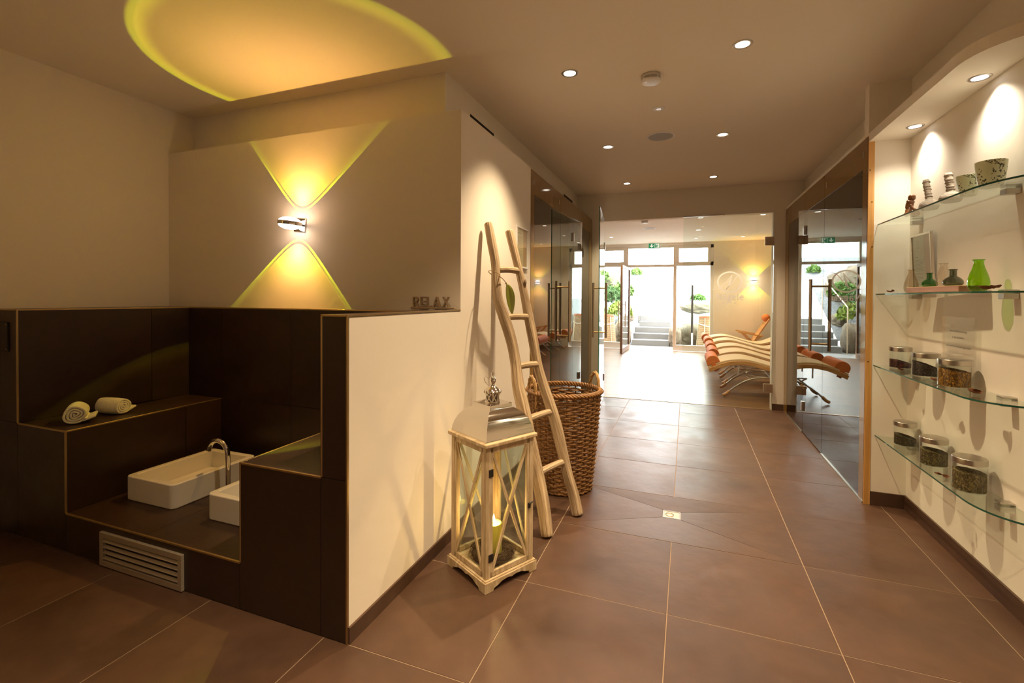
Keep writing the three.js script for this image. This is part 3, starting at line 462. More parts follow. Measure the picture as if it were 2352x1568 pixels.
// ================================================================ FACADE OF THE LOUNGE
{
  const z0 = ZFAC - 0.06, z1 = ZFAC - 0.13, fr = (a) => a.map(([x0, y0, x1, y1]) => rspan(x0, y0, z0, x1, y1, z1, 0.004));
  const win = (n, label, frame, panes) => { const o = structureGroup(`window_${n}`, label); mesh('window_frame', fr(frame), M.doorPaint, o); for (const [x0, y0, x1, y1] of panes) mesh('pane', span(x0, y0, (z0 + z1) / 2, x1, y1, (z0 + z1) / 2 - 0.008), M.clearGlass, o); return o; };
  win(5, 'left window bay of the lounge facade with low panel', [[-2.16, 0, -2.04, 2.60], [-1.52, 0, -1.40, 2.60], [-2.04, 2.51, -1.52, 2.60], [-2.04, 2.10, -1.52, 2.215], [-2.04, 0, -1.52, 0.16]], [[-2.04, 2.215, -1.52, 2.51], [-2.04, 0.16, -1.52, 2.10]]);
  win(6, 'wide transom window over the open terrace door', [[-1.40, 2.55, -0.31, 2.60], [-1.40, 2.075, -0.31, 2.135]], [[-1.40, 2.135, -0.31, 2.55]]);
  win(7, 'right window bay of the lounge facade with low panel', [[-0.31, 0, -0.235, 2.60], [-0.235, 2.52, 0.60, 2.60], [-0.235, 2.09, 0.60, 2.185], [0.53, 0, 0.60, 2.60], [-0.235, 2.185, -0.18, 2.52], [0.47, 2.185, 0.53, 2.52], [-0.235, 0, 0.53, 0.145]], [[-0.18, 2.185, 0.47, 2.52], [-0.235, 0.145, 0.53, 2.09]]);
  const d = structureGroup('door_5', 'open terrace door leaf swung into the lounge'); d.position.set(-1.372, 0, z0); d.rotation.y = -0.03;
  mesh('leaf_frame', [rspan(-0.025, 0.01, 0, 0.025, 2.06, 0.05, 0.004), rspan(-0.025, 0.01, 1.13, 0.025, 2.06, 1.2, 0.004), rspan(-0.025, 0.01, 0.05, 0.025, 0.12, 1.13, 0.004), rspan(-0.025, 2.0, 0.05, 0.025, 2.06, 1.13, 0.004)], std({ color: lin(0.20, 0.12, 0.07), roughness: 0.5 }), d);
  mesh('pane', span(-0.004, 0.12, 0.05, 0.004, 2.0, 1.13), M.clearGlass, d);
  const h = new THREE.Group(); h.name = 'handle'; d.add(h); for (const s of [1, -1]) mesh('grip', bar([s * 0.075, 0.62, 1.1], [s * 0.075, 1.22, 1.1], 0.011), M.brushed, h); for (const y of [0.7, 1.14]) mesh('standoff', bar([-0.075, y, 1.1], [0.075, y, 1.1], 0.007), M.brushed, h);
  // exit sign hanging under the ceiling
  const e = thing('exit_sign', 'green emergency exit sign with arrow and running figure', 'sign', [-0.757, 2.515, -11.95]);
  mesh('housing', rspan(-0.135, 0, -0.02, 0.135, 0.13, 0.02, 0.004), M.whitePlastic, e);
  const tex = canvasTexture(256, 124, (c, w, hh) => { c.fillStyle = '#0f8a5c'; c.fillRect(0, 0, w, hh); c.fillStyle = '#eef7f0'; c.fillRect(140, 10, 106, 104); c.beginPath(); c.moveTo(70, 108); c.lineTo(26, 64); c.lineTo(26, 46); c.lineTo(56, 66); c.lineTo(56, 14); c.lineTo(84, 14); c.lineTo(84, 66); c.lineTo(114, 46); c.lineTo(114, 64); c.fill(); c.fillStyle = '#0f8a5c'; c.fillRect(150, 18, 34, 90); c.fillStyle = '#eef7f0'; c.beginPath(); c.arc(178, 34, 8, 0, 7); c.fill(); c.strokeStyle = '#0f8a5c'; c.lineWidth = 10; c.lineCap = 'round'; c.beginPath(); c.moveTo(205, 48); c.lineTo(196, 74); c.lineTo(212, 86); c.lineTo(206, 106); c.moveTo(196, 74); c.lineTo(186, 90); c.lineTo(168, 94); c.moveTo(205, 50); c.lineTo(222, 62); c.moveTo(205, 50); c.lineTo(186, 60); c.stroke(); c.fillStyle = '#0f8a5c'; c.beginPath(); c.arc(210, 34, 9, 0, 7); c.fill(); });
  const signFace = std({ map: tex, roughness: 0.5, emissive: lin(1, 1, 1), emissiveMap: tex, emissiveIntensity: 0.5 });   // a backlit sign
  for (const s of [1, -1]) { const f = new THREE.PlaneGeometry(0.258, 0.12); if (s < 0) f.rotateY(Math.PI); f.translate(0, 0.065, s * 0.0205); mesh('face', f, signFace, e); }
  mesh('bracket', [bar([-0.08, 0.13, 0], [-0.08, 0.145, 0], 0.005), bar([0.08, 0.13, 0], [0.08, 0.145, 0], 0.005)], M.steel, e);
}

// ================================================================ LOUNGERS
function lounger() {
  const t = new THREE.Group(); t.name = 'lounger'; const W = 0.62;
  const prof = [[-0.03, 0.372], [0.09, 0.43], [0.20, 0.47], [0.34, 0.492], [0.45, 0.488], [0.56, 0.464], [0.72, 0.42], [0.9, 0.372], [1.05, 0.355], [1.2, 0.385], [1.38, 0.47], [1.58, 0.60], [1.75, 0.70]];
  const strip = (off, th, z0, z1, from = 0, to = 1) => { const c = new THREE.SplineCurve(prof.map(([x, y]) => new THREE.Vector2(x, y))), a = [], b = [], n = 60; for (let i = 0; i <= n; i++) { const k = from + (to - from) * i / n, p = c.getPoint(k), g = c.getTangent(k); a.push(new THREE.Vector2(p.x - g.y * (off + th), p.y + g.x * (off + th))); b.push(new THREE.Vector2(p.x - g.y * off, p.y + g.x * off)); } const s = new THREE.Shape([...b, ...a.reverse()]); const g = new THREE.ExtrudeGeometry(s, { depth: z1 - z0, bevelEnabled: true, bevelThickness: 0.003, bevelSize: 0.003, bevelSegments: 1, bevelOffset: -0.003 }); g.translate(0, 0, z0); return metreUV(g); };
  mesh('side_rail', strip(-0.055, 0.05, 0, 0.03), M.beech, t); mesh('side_rail', strip(-0.055, 0.05, -W, -W + 0.03), M.beech, t);
  for (let k = 0; k < 12; k++) mesh('slat', strip(-0.03, 0.014, -W + 0.03, 0, 0.02 + k * 0.08, 0.06 + k * 0.08), M.beech, t);
  mesh('mat', strip(-0.006, 0.022, -W + 0.005, -0.005, 0.005, 0.995), M.upholstery, t);
  const leg = (z) => tube([[0.17, 0.02, z], [0.24, 0.085, z], [0.34, 0.17, z], [0.48, 0.248, z], [0.72, 0.285, z], [0.95, 0.25, z], [1.12, 0.16, z], [1.24, 0.02, z]], 0.0105, 50, 10);
  for (const z of [-0.03, -W + 0.03]) { mesh('leg_frame', leg(z), M.steel, t); for (const [a, b] of [[[0.155, 0.0, z], [0.235, 0.085, z]], [[1.25, 0.0, z], [1.20, 0.085, z]]]) mesh('wooden_foot', limb([a, [(a[0] + b[0]) / 2, (a[1] + b[1]) / 2, z], b].map((p) => [p[0], Math.max(0.022, p[1]), p[2]]), () => 0.02, 8, 10), M.beech, t); mesh('strut', [bar([0.48, 0.25, z], [0.4, 0.30, z], 0.009), bar([0.40, 0.30, z], [0.85, 0.275, z], 0.009), bar([0.34, 0.31, z], [0.34, 0.45, z], 0.009), bar([0.80, 0.28, z], [0.80, 0.40, z], 0.009)], M.chrome, t); }
  mesh('crossbar', [bar([0.72, 0.283, -0.03], [0.72, 0.283, -W + 0.03], 0.009)], M.steel, t);
  const s = new THREE.Shape(); for (let i = 0; i <= 28; i++) { const a = Math.PI * i / 28; s[i ? 'lineTo' : 'moveTo'](Math.cos(a) * 0.075, Math.sin(a) * 0.07); } s.lineTo(-0.075, -0.03); s.lineTo(0.075, -0.03); const bol = new THREE.ExtrudeGeometry(s, { depth: W - 0.03, bevelEnabled: true, bevelThickness: 0.008, bevelSize: 0.006, bevelSegments: 2 }); bol.rotateZ(0.42); bol.translate(0.028, 0.46, -W + 0.015); mesh('bolster', bol, M.orange, t);
  const strap = rbox(0.055, 0.13, 0.012, 0.003); strap.rotateZ(0.45); strap.translate(0.05, 0.40, 0.012); mesh('strap', strap, M.orange, t);
  return t;
}
{
  const proto = lounger(), where = ['nearest the doorway', 'second from the doorway', 'third from the doorway', 'fourth from the doorway', 'farthest, below the windows'];
  [[0.305, -6.68], [0.355, -7.62], [0.37, -8.57], [0.38, -9.72], [0.36, -10.75]].forEach(([x, z], i) => { const o = i ? proto.clone() : proto; o.name = numbered('lounger'); o.position.set(x, 0, z); scene.add(o); tag(o, `curved wooden lounger with orange bolster, ${where[i]}`, 'lounger', 'loungers in a row'); });
  const c = thing('reclining_chair', 'upright wooden deck chair with round orange head cushion', 'chair', [1.38, 0, -11.7]);
  mesh('backrest', batten([-0.02, 0.28, 0], [0.33, 0.86, 0], 0.5, 0.03, [-0.88, 0.47, 0]), M.beech, c); mesh('seat', batten([-0.42, 0.40, 0], [0.02, 0.28, 0], 0.5, 0.03, [0.25, 0.96, 0]), M.beech, c); mesh('footrest', batten([-0.42, 0.40, 0], [-0.62, 0.18, 0], 0.48, 0.025, [-0.75, 0.65, 0]), M.beech, c);
  for (const z of [-0.27, 0.27]) { mesh('armrest', batten([-0.3, 0.56, z], [0.2, 0.47, z], 0.06, 0.025, [0.15, 1, 0]), M.pine, c); mesh('leg', batten([-0.35, 0, z], [0.18, 0.5, z], 0.045, 0.025, [0, 0, 1]), M.beech, c); mesh('leg', batten([0.3, 0, z], [-0.2, 0.54, z], 0.045, 0.025, [0, 0, 1]), M.beech, c); }
  const ball = new THREE.SphereGeometry(0.085, 24, 18); ball.scale(1, 1, 1.9); ball.translate(0.28, 0.87, 0); mesh('head_cushion', ball, M.orange, c);
}

// ================================================================ LANTERN
{
  const t = thing('lantern', 'tall whitewashed wooden lantern with silver domed roof', 'lantern', [-0.863, 0, -2.04], Math.atan2(0.149, -0.265) + Math.PI), S = 0.152;
  // local axes: near corner lies at (+x?, +z?) after the turn; the body is square, so the four sides are built alike
  const base = (turn) => { const s = new THREE.Shape(); s.moveTo(-S, 0); s.lineTo(-S + 0.045, 0); s.lineTo(-S + 0.05, 0.012); s.quadraticCurveTo(-0.08, 0.016, -0.06, 0.026); s.quadraticCurveTo(-0.02, 0.034, 0, 0.024); s.quadraticCurveTo(0.02, 0.034, 0.06, 0.026); s.quadraticCurveTo(0.08, 0.016, S - 0.05, 0.012); s.lineTo(S - 0.045, 0); s.lineTo(S, 0); s.lineTo(S, 0.046); s.lineTo(-S, 0.046); const g = new THREE.ExtrudeGeometry(s, { depth: 0.014, bevelEnabled: true, bevelThickness: 0.0015, bevelSize: 0.0015, bevelSegments: 1, bevelOffset: -0.0015 }); g.translate(0, 0, S - 0.014); g.rotateY(turn); return metreUV(g); };
  for (let k = 0; k < 4; k++) mesh('plinth_board', base(k * Math.PI / 2), M.lanternWood, t);
  mesh('floor_board', rspan(-S + 0.004, 0.04, -S + 0.004, S - 0.004, 0.052, S - 0.004, 0.002), M.lanternWood, t);
  const B = S - 0.012, top = 0.632, p = 0.026;
  for (const [x, z] of [[-1, -1], [1, -1], [1, 1], [-1, 1]]) mesh('corner_post', rspan(x * B, 0.05, z * B, x * (B - p), top, z * (B - p), 0.003), M.lanternWood, t);
  for (let k = 0; k < 4; k++) {
    const side = new THREE.Group(); side.name = k === 1 ? 'door' : 'side_panel'; side.rotation.y = k * Math.PI / 2; t.add(side); const w = B - p, y0 = 0.054, y1 = top - 0.004;
    mesh('rail', rspan(-w, y0, B - 0.016, w, y0 + 0.024, B - 0.002, 0.002), M.lanternWood, side); mesh('rail', rspan(-w, y1 - 0.024, B - 0.016, w, y1, B - 0.002, 0.002), M.lanternWood, side);
    mesh('stile', rspan(-w, y0, B - 0.016, -w + 0.014, y1, B - 0.002, 0.002), M.lanternWood, side); mesh('stile', rspan(w - 0.014, y0, B - 0.016, w, y1, B - 0.002, 0.002), M.lanternWood, side);
    mesh('cross_brace', batten([-w + 0.012, y0 + 0.022, B - 0.006], [w - 0.012, y1 - 0.022, B - 0.006], 0.012, 0.007, [0, 0, 1]), M.lanternWood, side); mesh('cross_brace', batten([w - 0.012, y0 + 0.022, B - 0.0075], [-w + 0.012, y1 - 0.022, B - 0.0075], 0.012, 0.007, [0, 0, 1]), M.lanternWood, side);
    mesh('pane', span(-w + 0.01, y0 + 0.02, B - 0.0135, w - 0.01, y1 - 0.02, B - 0.0115), M.clearGlass, side);
    if (k === 1) { for (const y of [0.125, 0.50]) mesh('hinge', rspan(-w - 0.012, y, B - 0.001, -w + 0.012, y + 0.034, B + 0.003, 0.001), M.black, side); mesh('latch', [rspan(w - 0.008, 0.30, B - 0.001, w + 0.006, 0.325, B + 0.004, 0.001), bar([w - 0.002, 0.32, B + 0.004], [w + 0.018, 0.327, B + 0.006], 0.003)], M.black, side); }
  }
  mesh('cornice', rspan(-S - 0.002, top, -S - 0.002, S + 0.002, top + 0.02, S + 0.002, 0.006), M.lanternWood, t);
  // four-sided curved metal roof
  const roof = [], prof = [[0.139, 0.652], [0.139, 0.66], [0.137, 0.675], [0.130, 0.70], [0.117, 0.728], [0.098, 0.752], [0.078, 0.767], [0.066, 0.773], [0.066, 0.79], [0.0665, 0.792], [0.0, 0.792]];
  for (let k = 0; k < 4; k++) { const v = [], ix = [], ca = Math.cos(k * Math.PI / 2), sa = Math.sin(k * Math.PI / 2); prof.forEach(([r, y]) => { for (const s of [-1, 1]) { const x = s * r, z = r; v.push(x * ca + z * sa, y, -x * sa + z * ca); } }); for (let i = 0; i < prof.length - 1; i++) { const a = 2 * i; ix.push(a, a + 1, a + 2, a + 1, a + 3, a + 2); } const g = new THREE.BufferGeometry(); g.setAttribute('position', new THREE.Float32BufferAttribute(v, 3)); g.setIndex(ix); g.setAttribute('uv', new THREE.Float32BufferAttribute(new Float32Array(v.length / 3 * 2), 2)); g.computeVertexNormals(); roof.push(g); }
  mesh('roof', roof, M.silver, t);
  mesh('roof_flange', rspan(-0.141, 0.6515, -0.141, 0.141, 0.657, 0.141, 0.001), M.silver, t);
  // pierced crown and finial
  const posts = []; for (let k = 0; k < 8; k++) { const a = k * Math.PI / 4, b = a + Math.PI / 4; posts.push(bar([Math.cos(a) * 0.031, 0.792, Math.sin(a) * 0.031], [Math.cos(b) * 0.031, 0.84, Math.sin(b) * 0.031], 0.0045, 8), bar([Math.cos(b) * 0.031, 0.792, Math.sin(b) * 0.031], [Math.cos(a) * 0.031, 0.84, Math.sin(a) * 0.031], 0.0045, 8)); }
  mesh('crown', [...posts, lathe([[0.026, 0.792], [0.036, 0.792], [0.036, 0.798], [0.026, 0.799]], 28), cyl(0.02, 0.02, 0.05, 16).translate(0, 0.815, 0)], M.silver, t);
  const sc = []; for (let k = 0; k < 12; k++) { const a = k * Math.PI / 6; const s = new THREE.SphereGeometry(0.008, 10, 8); s.translate(Math.cos(a) * 0.036, 0.842, Math.sin(a) * 0.036); sc.push(s); }
  mesh('cap', [...sc, lathe([[0.038, 0.842], [0.036, 0.851], [0.022, 0.862], [0.012, 0.872], [0.01, 0.88], [0.015, 0.887], [0.017, 0.897], [0.012, 0.908], [0.006, 0.913], [0.005, 0.92], [0.0075, 0.926], [0.006, 0.932], [0, 0.935]], 28)], M.silver, t);
  const hr = new THREE.TorusGeometry(0.028, 0.002, 8, 32); hr.rotateX(0.5); hr.translate(-0.026, 0.885, 0.006); mesh('carrying_ring', hr, M.silver, t);
  // candle and dried wreath inside
  const c = thing('candle', 'burning yellow pillar candle inside the lantern', 'candle', [-0.848, 0.0525, -2.028]);
  mesh('wax', lathe([[0, 0], [0.037, 0], [0.038, 0.004], [0.038, 0.164], [0.036, 0.169], [0.03, 0.166], [0.012, 0.16], [0, 0.159]], 32), M.wax, c); mesh('wick', bar([0, 0.158, 0], [0.001, 0.172, 0.001], 0.0012, 6), M.black, c);
  mesh('flame', lathe([[0, 0.168], [0.005, 0.172], [0.007, 0.181], [0.0055, 0.192], [0.002, 0.205], [0, 0.211]], 16), glow([1, 0.78, 0.32], 14), c);
  const fl = new THREE.PointLight(lin(1, 0.6, 0.22), 0.2, 0, 2); fl.name = 'flame_light'; fl.position.set(0, 0.19, 0); fl.castShadow = true; fl.shadow.radius = 0.3; c.add(fl);
  const w = thing('straw_wreath', 'dark dried stalk wreath round the candle foot', 'wreath', [-0.858, 0.0525, -2.035]); const stalks = [];
  for (let k = 0; k < 420; k++) { const a = rnd() * 6.283, b = rr(0.1, 3.04), R = 0.078, r = rr(0.022, 0.031), x = R + Math.cos(b) * r, y = Math.max(0.004, 0.026 + Math.sin(b) * r * 0.85 - 0.004), q = rr(0.22, 0.42), n = cyl(0.0009, 0.0013, 0.05, 4); n.rotateZ(Math.PI / 2); n.rotateY(rr(-0.5, 0.5) + Math.PI / 2); n.rotateX(0); n.translate(x, y, 0); n.rotateY(-a); stalks.push(n); }
  mesh('stalks', stalks, std({ color: lin(0.10, 0.055, 0.022), roughness: 0.9 }), w).userData.kind = 'stuff';
  const core = new THREE.TorusGeometry(0.078, 0.021, 10, 40); core.rotateX(Math.PI / 2); core.translate(0, 0.0225, 0); mesh('wreath_core', core, std({ color: lin(0.06, 0.035, 0.016), roughness: 1 }), w);
}

// ================================================================ LADDER
{
  const t = thing('ladder', 'driftwood ladder leaning on the white wall', 'ladder', [0, 0, 0]);
  const L = [[-1.124, 1.738, -2.577], [-1.088, 1.594, -2.559], [-1.064, 1.494, -2.547], [-1.038, 1.361, -2.510], [-1.0175, 1.265, -2.491], [-0.9945, 1.192, -2.499], [-0.9636, 1.096, -2.5115], [-0.940, 1.016, -2.5147], [-0.917, 0.923, -2.5047], [-0.890, 0.791, -2.475], [-0.8675, 0.706, -2.4695], [-0.789, 0.409, -2.456], [-0.745, 0.24, -2.444], [-0.717, 0.123, -2.4286], [-0.691, 0.004, -2.402]];
  const R = [[-1.058, 1.716, -2.759], [-1.035, 1.632, -2.758], [-0.999, 1.499, -2.754], [-0.970, 1.393, -2.752], [-0.937, 1.264, -2.741], [-0.910, 1.151, -2.728], [-0.878, 1.025, -2.7155], [-0.843, 0.876, -2.700], [-0.809, 0.7595, -2.703], [-0.768, 0.634, -2.715], [-0.7305, 0.506, -2.7225], [-0.690, 0.3556, -2.717], [-0.651, 0.214, -2.7145], [-0.623, 0.123, -2.720], [-0.593, 0.004, -2.709]];
  mesh('rail', limb(L, (u) => 0.0245 + 0.0105 * Math.min(1, u * 1.6) + 0.002 * Math.sin(u * 23), 90, 16, 0.12), M.drift, t);
  mesh('rail', limb(R, (u) => 0.0245 + 0.0085 * Math.min(1, u * 1.4) + 0.002 * Math.sin(u * 19 + 1), 90, 16, 0.12), M.drift, t);
  for (const [a, b] of [[[-1.047, 1.454, -2.545], [-0.989, 1.457, -2.755]], [[-0.985, 1.175, -2.505], [-0.913, 1.17, -2.735]], [[-0.912, 0.892, -2.505], [-0.842, 0.886, -2.70]], [[-0.843, 0.60, -2.463], [-0.757, 0.602, -2.722]], [[-0.765, 0.315, -2.45], [-0.68, 0.308, -2.715]]])
    mesh('rung', limb([a, a.map((v, i) => (v * 2 + b[i]) / 3 + (i === 1 ? 0.004 : 0)), a.map((v, i) => (v + b[i] * 2) / 3 + (i === 1 ? 0.003 : 0)), b], () => 0.0195, 16, 12, 0.15), M.drift, t);
  mesh('knot', (() => { const g = new THREE.SphereGeometry(0.014, 12, 10); g.scale(0.7, 1.5, 0.7); g.translate(-0.942, 1.385, -2.738); return g; })(), M.drift, t);
  // hanging leaf
  const f = thing('leaf_ornament', 'glazed green leaf hanging by a cord from the ladder', 'ornament', [-0.985, 1.363, -2.555]);
  const s = new THREE.Shape(); s.moveTo(-0.012, 0); s.bezierCurveTo(0.012, 0.006, 0.034, -0.03, 0.036, -0.085); s.bezierCurveTo(0.036, -0.12, 0.03, -0.15, 0.026, -0.17); s.bezierCurveTo(0.0, -0.13, -0.022, -0.08, -0.012, 0);
  const g = new THREE.ExtrudeGeometry(s, { depth: 0.004, bevelEnabled: true, bevelThickness: 0.003, bevelSize: 0.004, bevelSegments: 3, curveSegments: 16 }); const p = g.attributes.position; for (let i = 0; i < p.count; i++) p.setZ(i, p.getZ(i) + 0.35 * Math.abs(p.getX(i) - 0.01 - p.getY(i) * -0.09)); g.computeVertexNormals(); g.rotateY(0.75); mesh('leaf', g, phys({ color: lin(0.24, 0.27, 0.02), roughness: 0.25, clearcoat: 0.7, clearcoatRoughness: 0.1 }), f);
  const cord = []; const cc = V(-0.065, 0.066, 0.055); for (let k = 0; k <= 20; k++) { const a = k / 20 * Math.PI * 2; cord.push([cc.x + 0.036 * Math.cos(a) + 0.02 * Math.sin(a), cc.y + 0.008 * Math.sin(a) - 0.014 * Math.cos(a), cc.z + 0.036 * Math.sin(a)]); }
  mesh('cord', [tube(cord, 0.0022, 60, 6), tube([[-0.035, 0.055, 0.075], [-0.02, 0.04, 0.05], [-0.008, 0.012, 0.012], [-0.008, -0.004, 0.002]], 0.0025, 24, 6), new THREE.SphereGeometry(0.006, 10, 8).translate(-0.008, 0.01, 0.01)], std({ color: lin(0.36, 0.24, 0.11), roughness: 0.9 }), f);
}
// framed picture by the left glass
{
  const t = thing('framed_notice', 'slim white framed sheet on the wall beside the ladder', 'picture', [XW, 1.51, -3.285]);
  mesh('frame', [rspan(0, 0, -0.128, 0.016, 0.012, 0.128, 0.002), rspan(0, 0.292, -0.128, 0.016, 0.304, 0.128, 0.002), rspan(0, 0.012, -0.128, 0.016, 0.292, -0.116, 0.002), rspan(0, 0.012, 0.116, 0.016, 0.292, 0.128, 0.002)], M.whitePlastic, t);
  const tex = canvasTexture(256, 300, (c, w, h) => { c.fillStyle = '#d9c7a4'; c.fillRect(0, 0, w, h); c.fillStyle = '#a9774a'; c.fillRect(w * 0.66, 0, w * 0.34, h); for (let i = 0; i < 80; i++) { c.fillStyle = `rgba(${150 + rnd() * 70 | 0},${95 + rnd() * 60 | 0},${50 + rnd() * 50 | 0},0.5)`; c.fillRect(w * 0.66 + rnd() * w * 0.3, rnd() * h, 4 + rnd() * 14, 4 + rnd() * 18); } c.fillStyle = '#6d5a45'; for (let i = 0; i < 17; i++) c.fillRect(24, 70 + i * 12, 90 + rnd() * 40, 2); c.fillRect(40, 36, 80, 5); });
  const g = new THREE.PlaneGeometry(0.236, 0.284); g.rotateY(Math.PI / 2); g.translate(0.006, 0.152, 0); mesh('sheet', g, std({ map: tex, roughness: 0.4 }), t);
  mesh('pane', span(0.009, 0.01, -0.118, 0.011, 0.294, 0.118), M.clearGlass, t);
}

// ================================================================ BASKET
{
  const t = thing('wicker_basket', 'tall brown wicker basket with two handles behind the ladder', 'basket', [-0.782, 0, -3.114]), H = 0.655, r0 = 0.186, r1 = 0.244, n = 30, R = (y) => r0 + (r1 - r0) * Math.pow(y / H, 0.85);
  mesh('bottom', cyl(r0 - 0.006, r0 - 0.012, 0.012, 40).translate(0, 0.012, 0), M.wicker, t);
  for (let k = 0; k < n; k++) { const a = k / n * Math.PI * 2; mesh('stake', tube([0.01, 0.2, 0.42, H].map((y) => [Math.cos(a) * R(y), y, Math.sin(a) * R(y)]), 0.0045, 12, 6), M.wicker, t); }
  const rows = 41;
  for (let j = 0; j < rows; j++) { const y = 0.014 + j * (H - 0.03) / rows, pts = []; for (let k = 0; k < n * 2; k++) { const a = k / (n * 2) * Math.PI * 2, w = (k % 2) ? 0 : (((k / 2 + j) % 2) ? 0.0068 : -0.0068), r = R(y) + w; pts.push([Math.cos(a) * r, y + 0.0025 * Math.sin(k * 0.7 + j * 2.1), Math.sin(a) * r]); } const g = tube(pts, 0.0064, n * 6, 6, true); g.scale(1, 1, 1); mesh('weave_strand', g, M.wicker, t); }
  for (let s = 0; s < 3; s++) { const pts = [], m = 66; for (let k = 0; k < m; k++) { const a = k / m * Math.PI * 2, b = k / m * Math.PI * 2 * 22 + s * 2.094; pts.push([Math.cos(a) * (r1 + 0.003 + 0.013 * Math.cos(b)), H + 0.004 + 0.011 * Math.sin(b), Math.sin(a) * (r1 + 0.003 + 0.013 * Math.cos(b))]); } mesh('rim_braid', tube(pts, 0.0085, 330, 7, true), M.wicker, t); }
  for (let s = 0; s < 2; s++) { const pts = []; for (let k = 0; k < 40; k++) { const a = k / 40 * Math.PI * 2, b = k / 40 * Math.PI * 2 * 14 + s * 3.14; pts.push([Math.cos(a) * (r0 + 0.003 + 0.007 * Math.cos(b)), 0.012 + 0.005 * Math.sin(b), Math.sin(a) * (r0 + 0.003 + 0.007 * Math.cos(b))]); } mesh('foot_braid', tube(pts, 0.0065, 200, 6, true), M.wicker, t); }
  for (const a0 of [-0.98, 2.16]) {
    const h = new THREE.Group(); h.name = 'handle'; t.add(h); const path = new THREE.CatmullRomCurve3([-1, -0.95, -0.6, 0, 0.6, 0.95, 1].map((u, i) => { const y = [0.56, 0.66, 0.735, 0.765, 0.735, 0.66, 0.56][i], a = a0 + u * 0.26 + 0.25; return V(Math.cos(a) * (R(0.6) + 0.006), y, Math.sin(a) * (R(0.6) + 0.006)); }));
    const fr = path.computeFrenetFrames(60); for (let s = 0; s < 3; s++) { const pts = []; for (let k = 0; k <= 60; k++) { const b = k / 60 * 22 + s * 2.094, p = path.getPointAt(k / 60).addScaledVector(fr.normals[k], Math.cos(b) * 0.006).addScaledVector(fr.binormals[k], Math.sin(b) * 0.006); pts.push(p); } mesh('twisted_cane', tube(pts, 0.0062, 150, 6), M.cane, h); }
  }
}

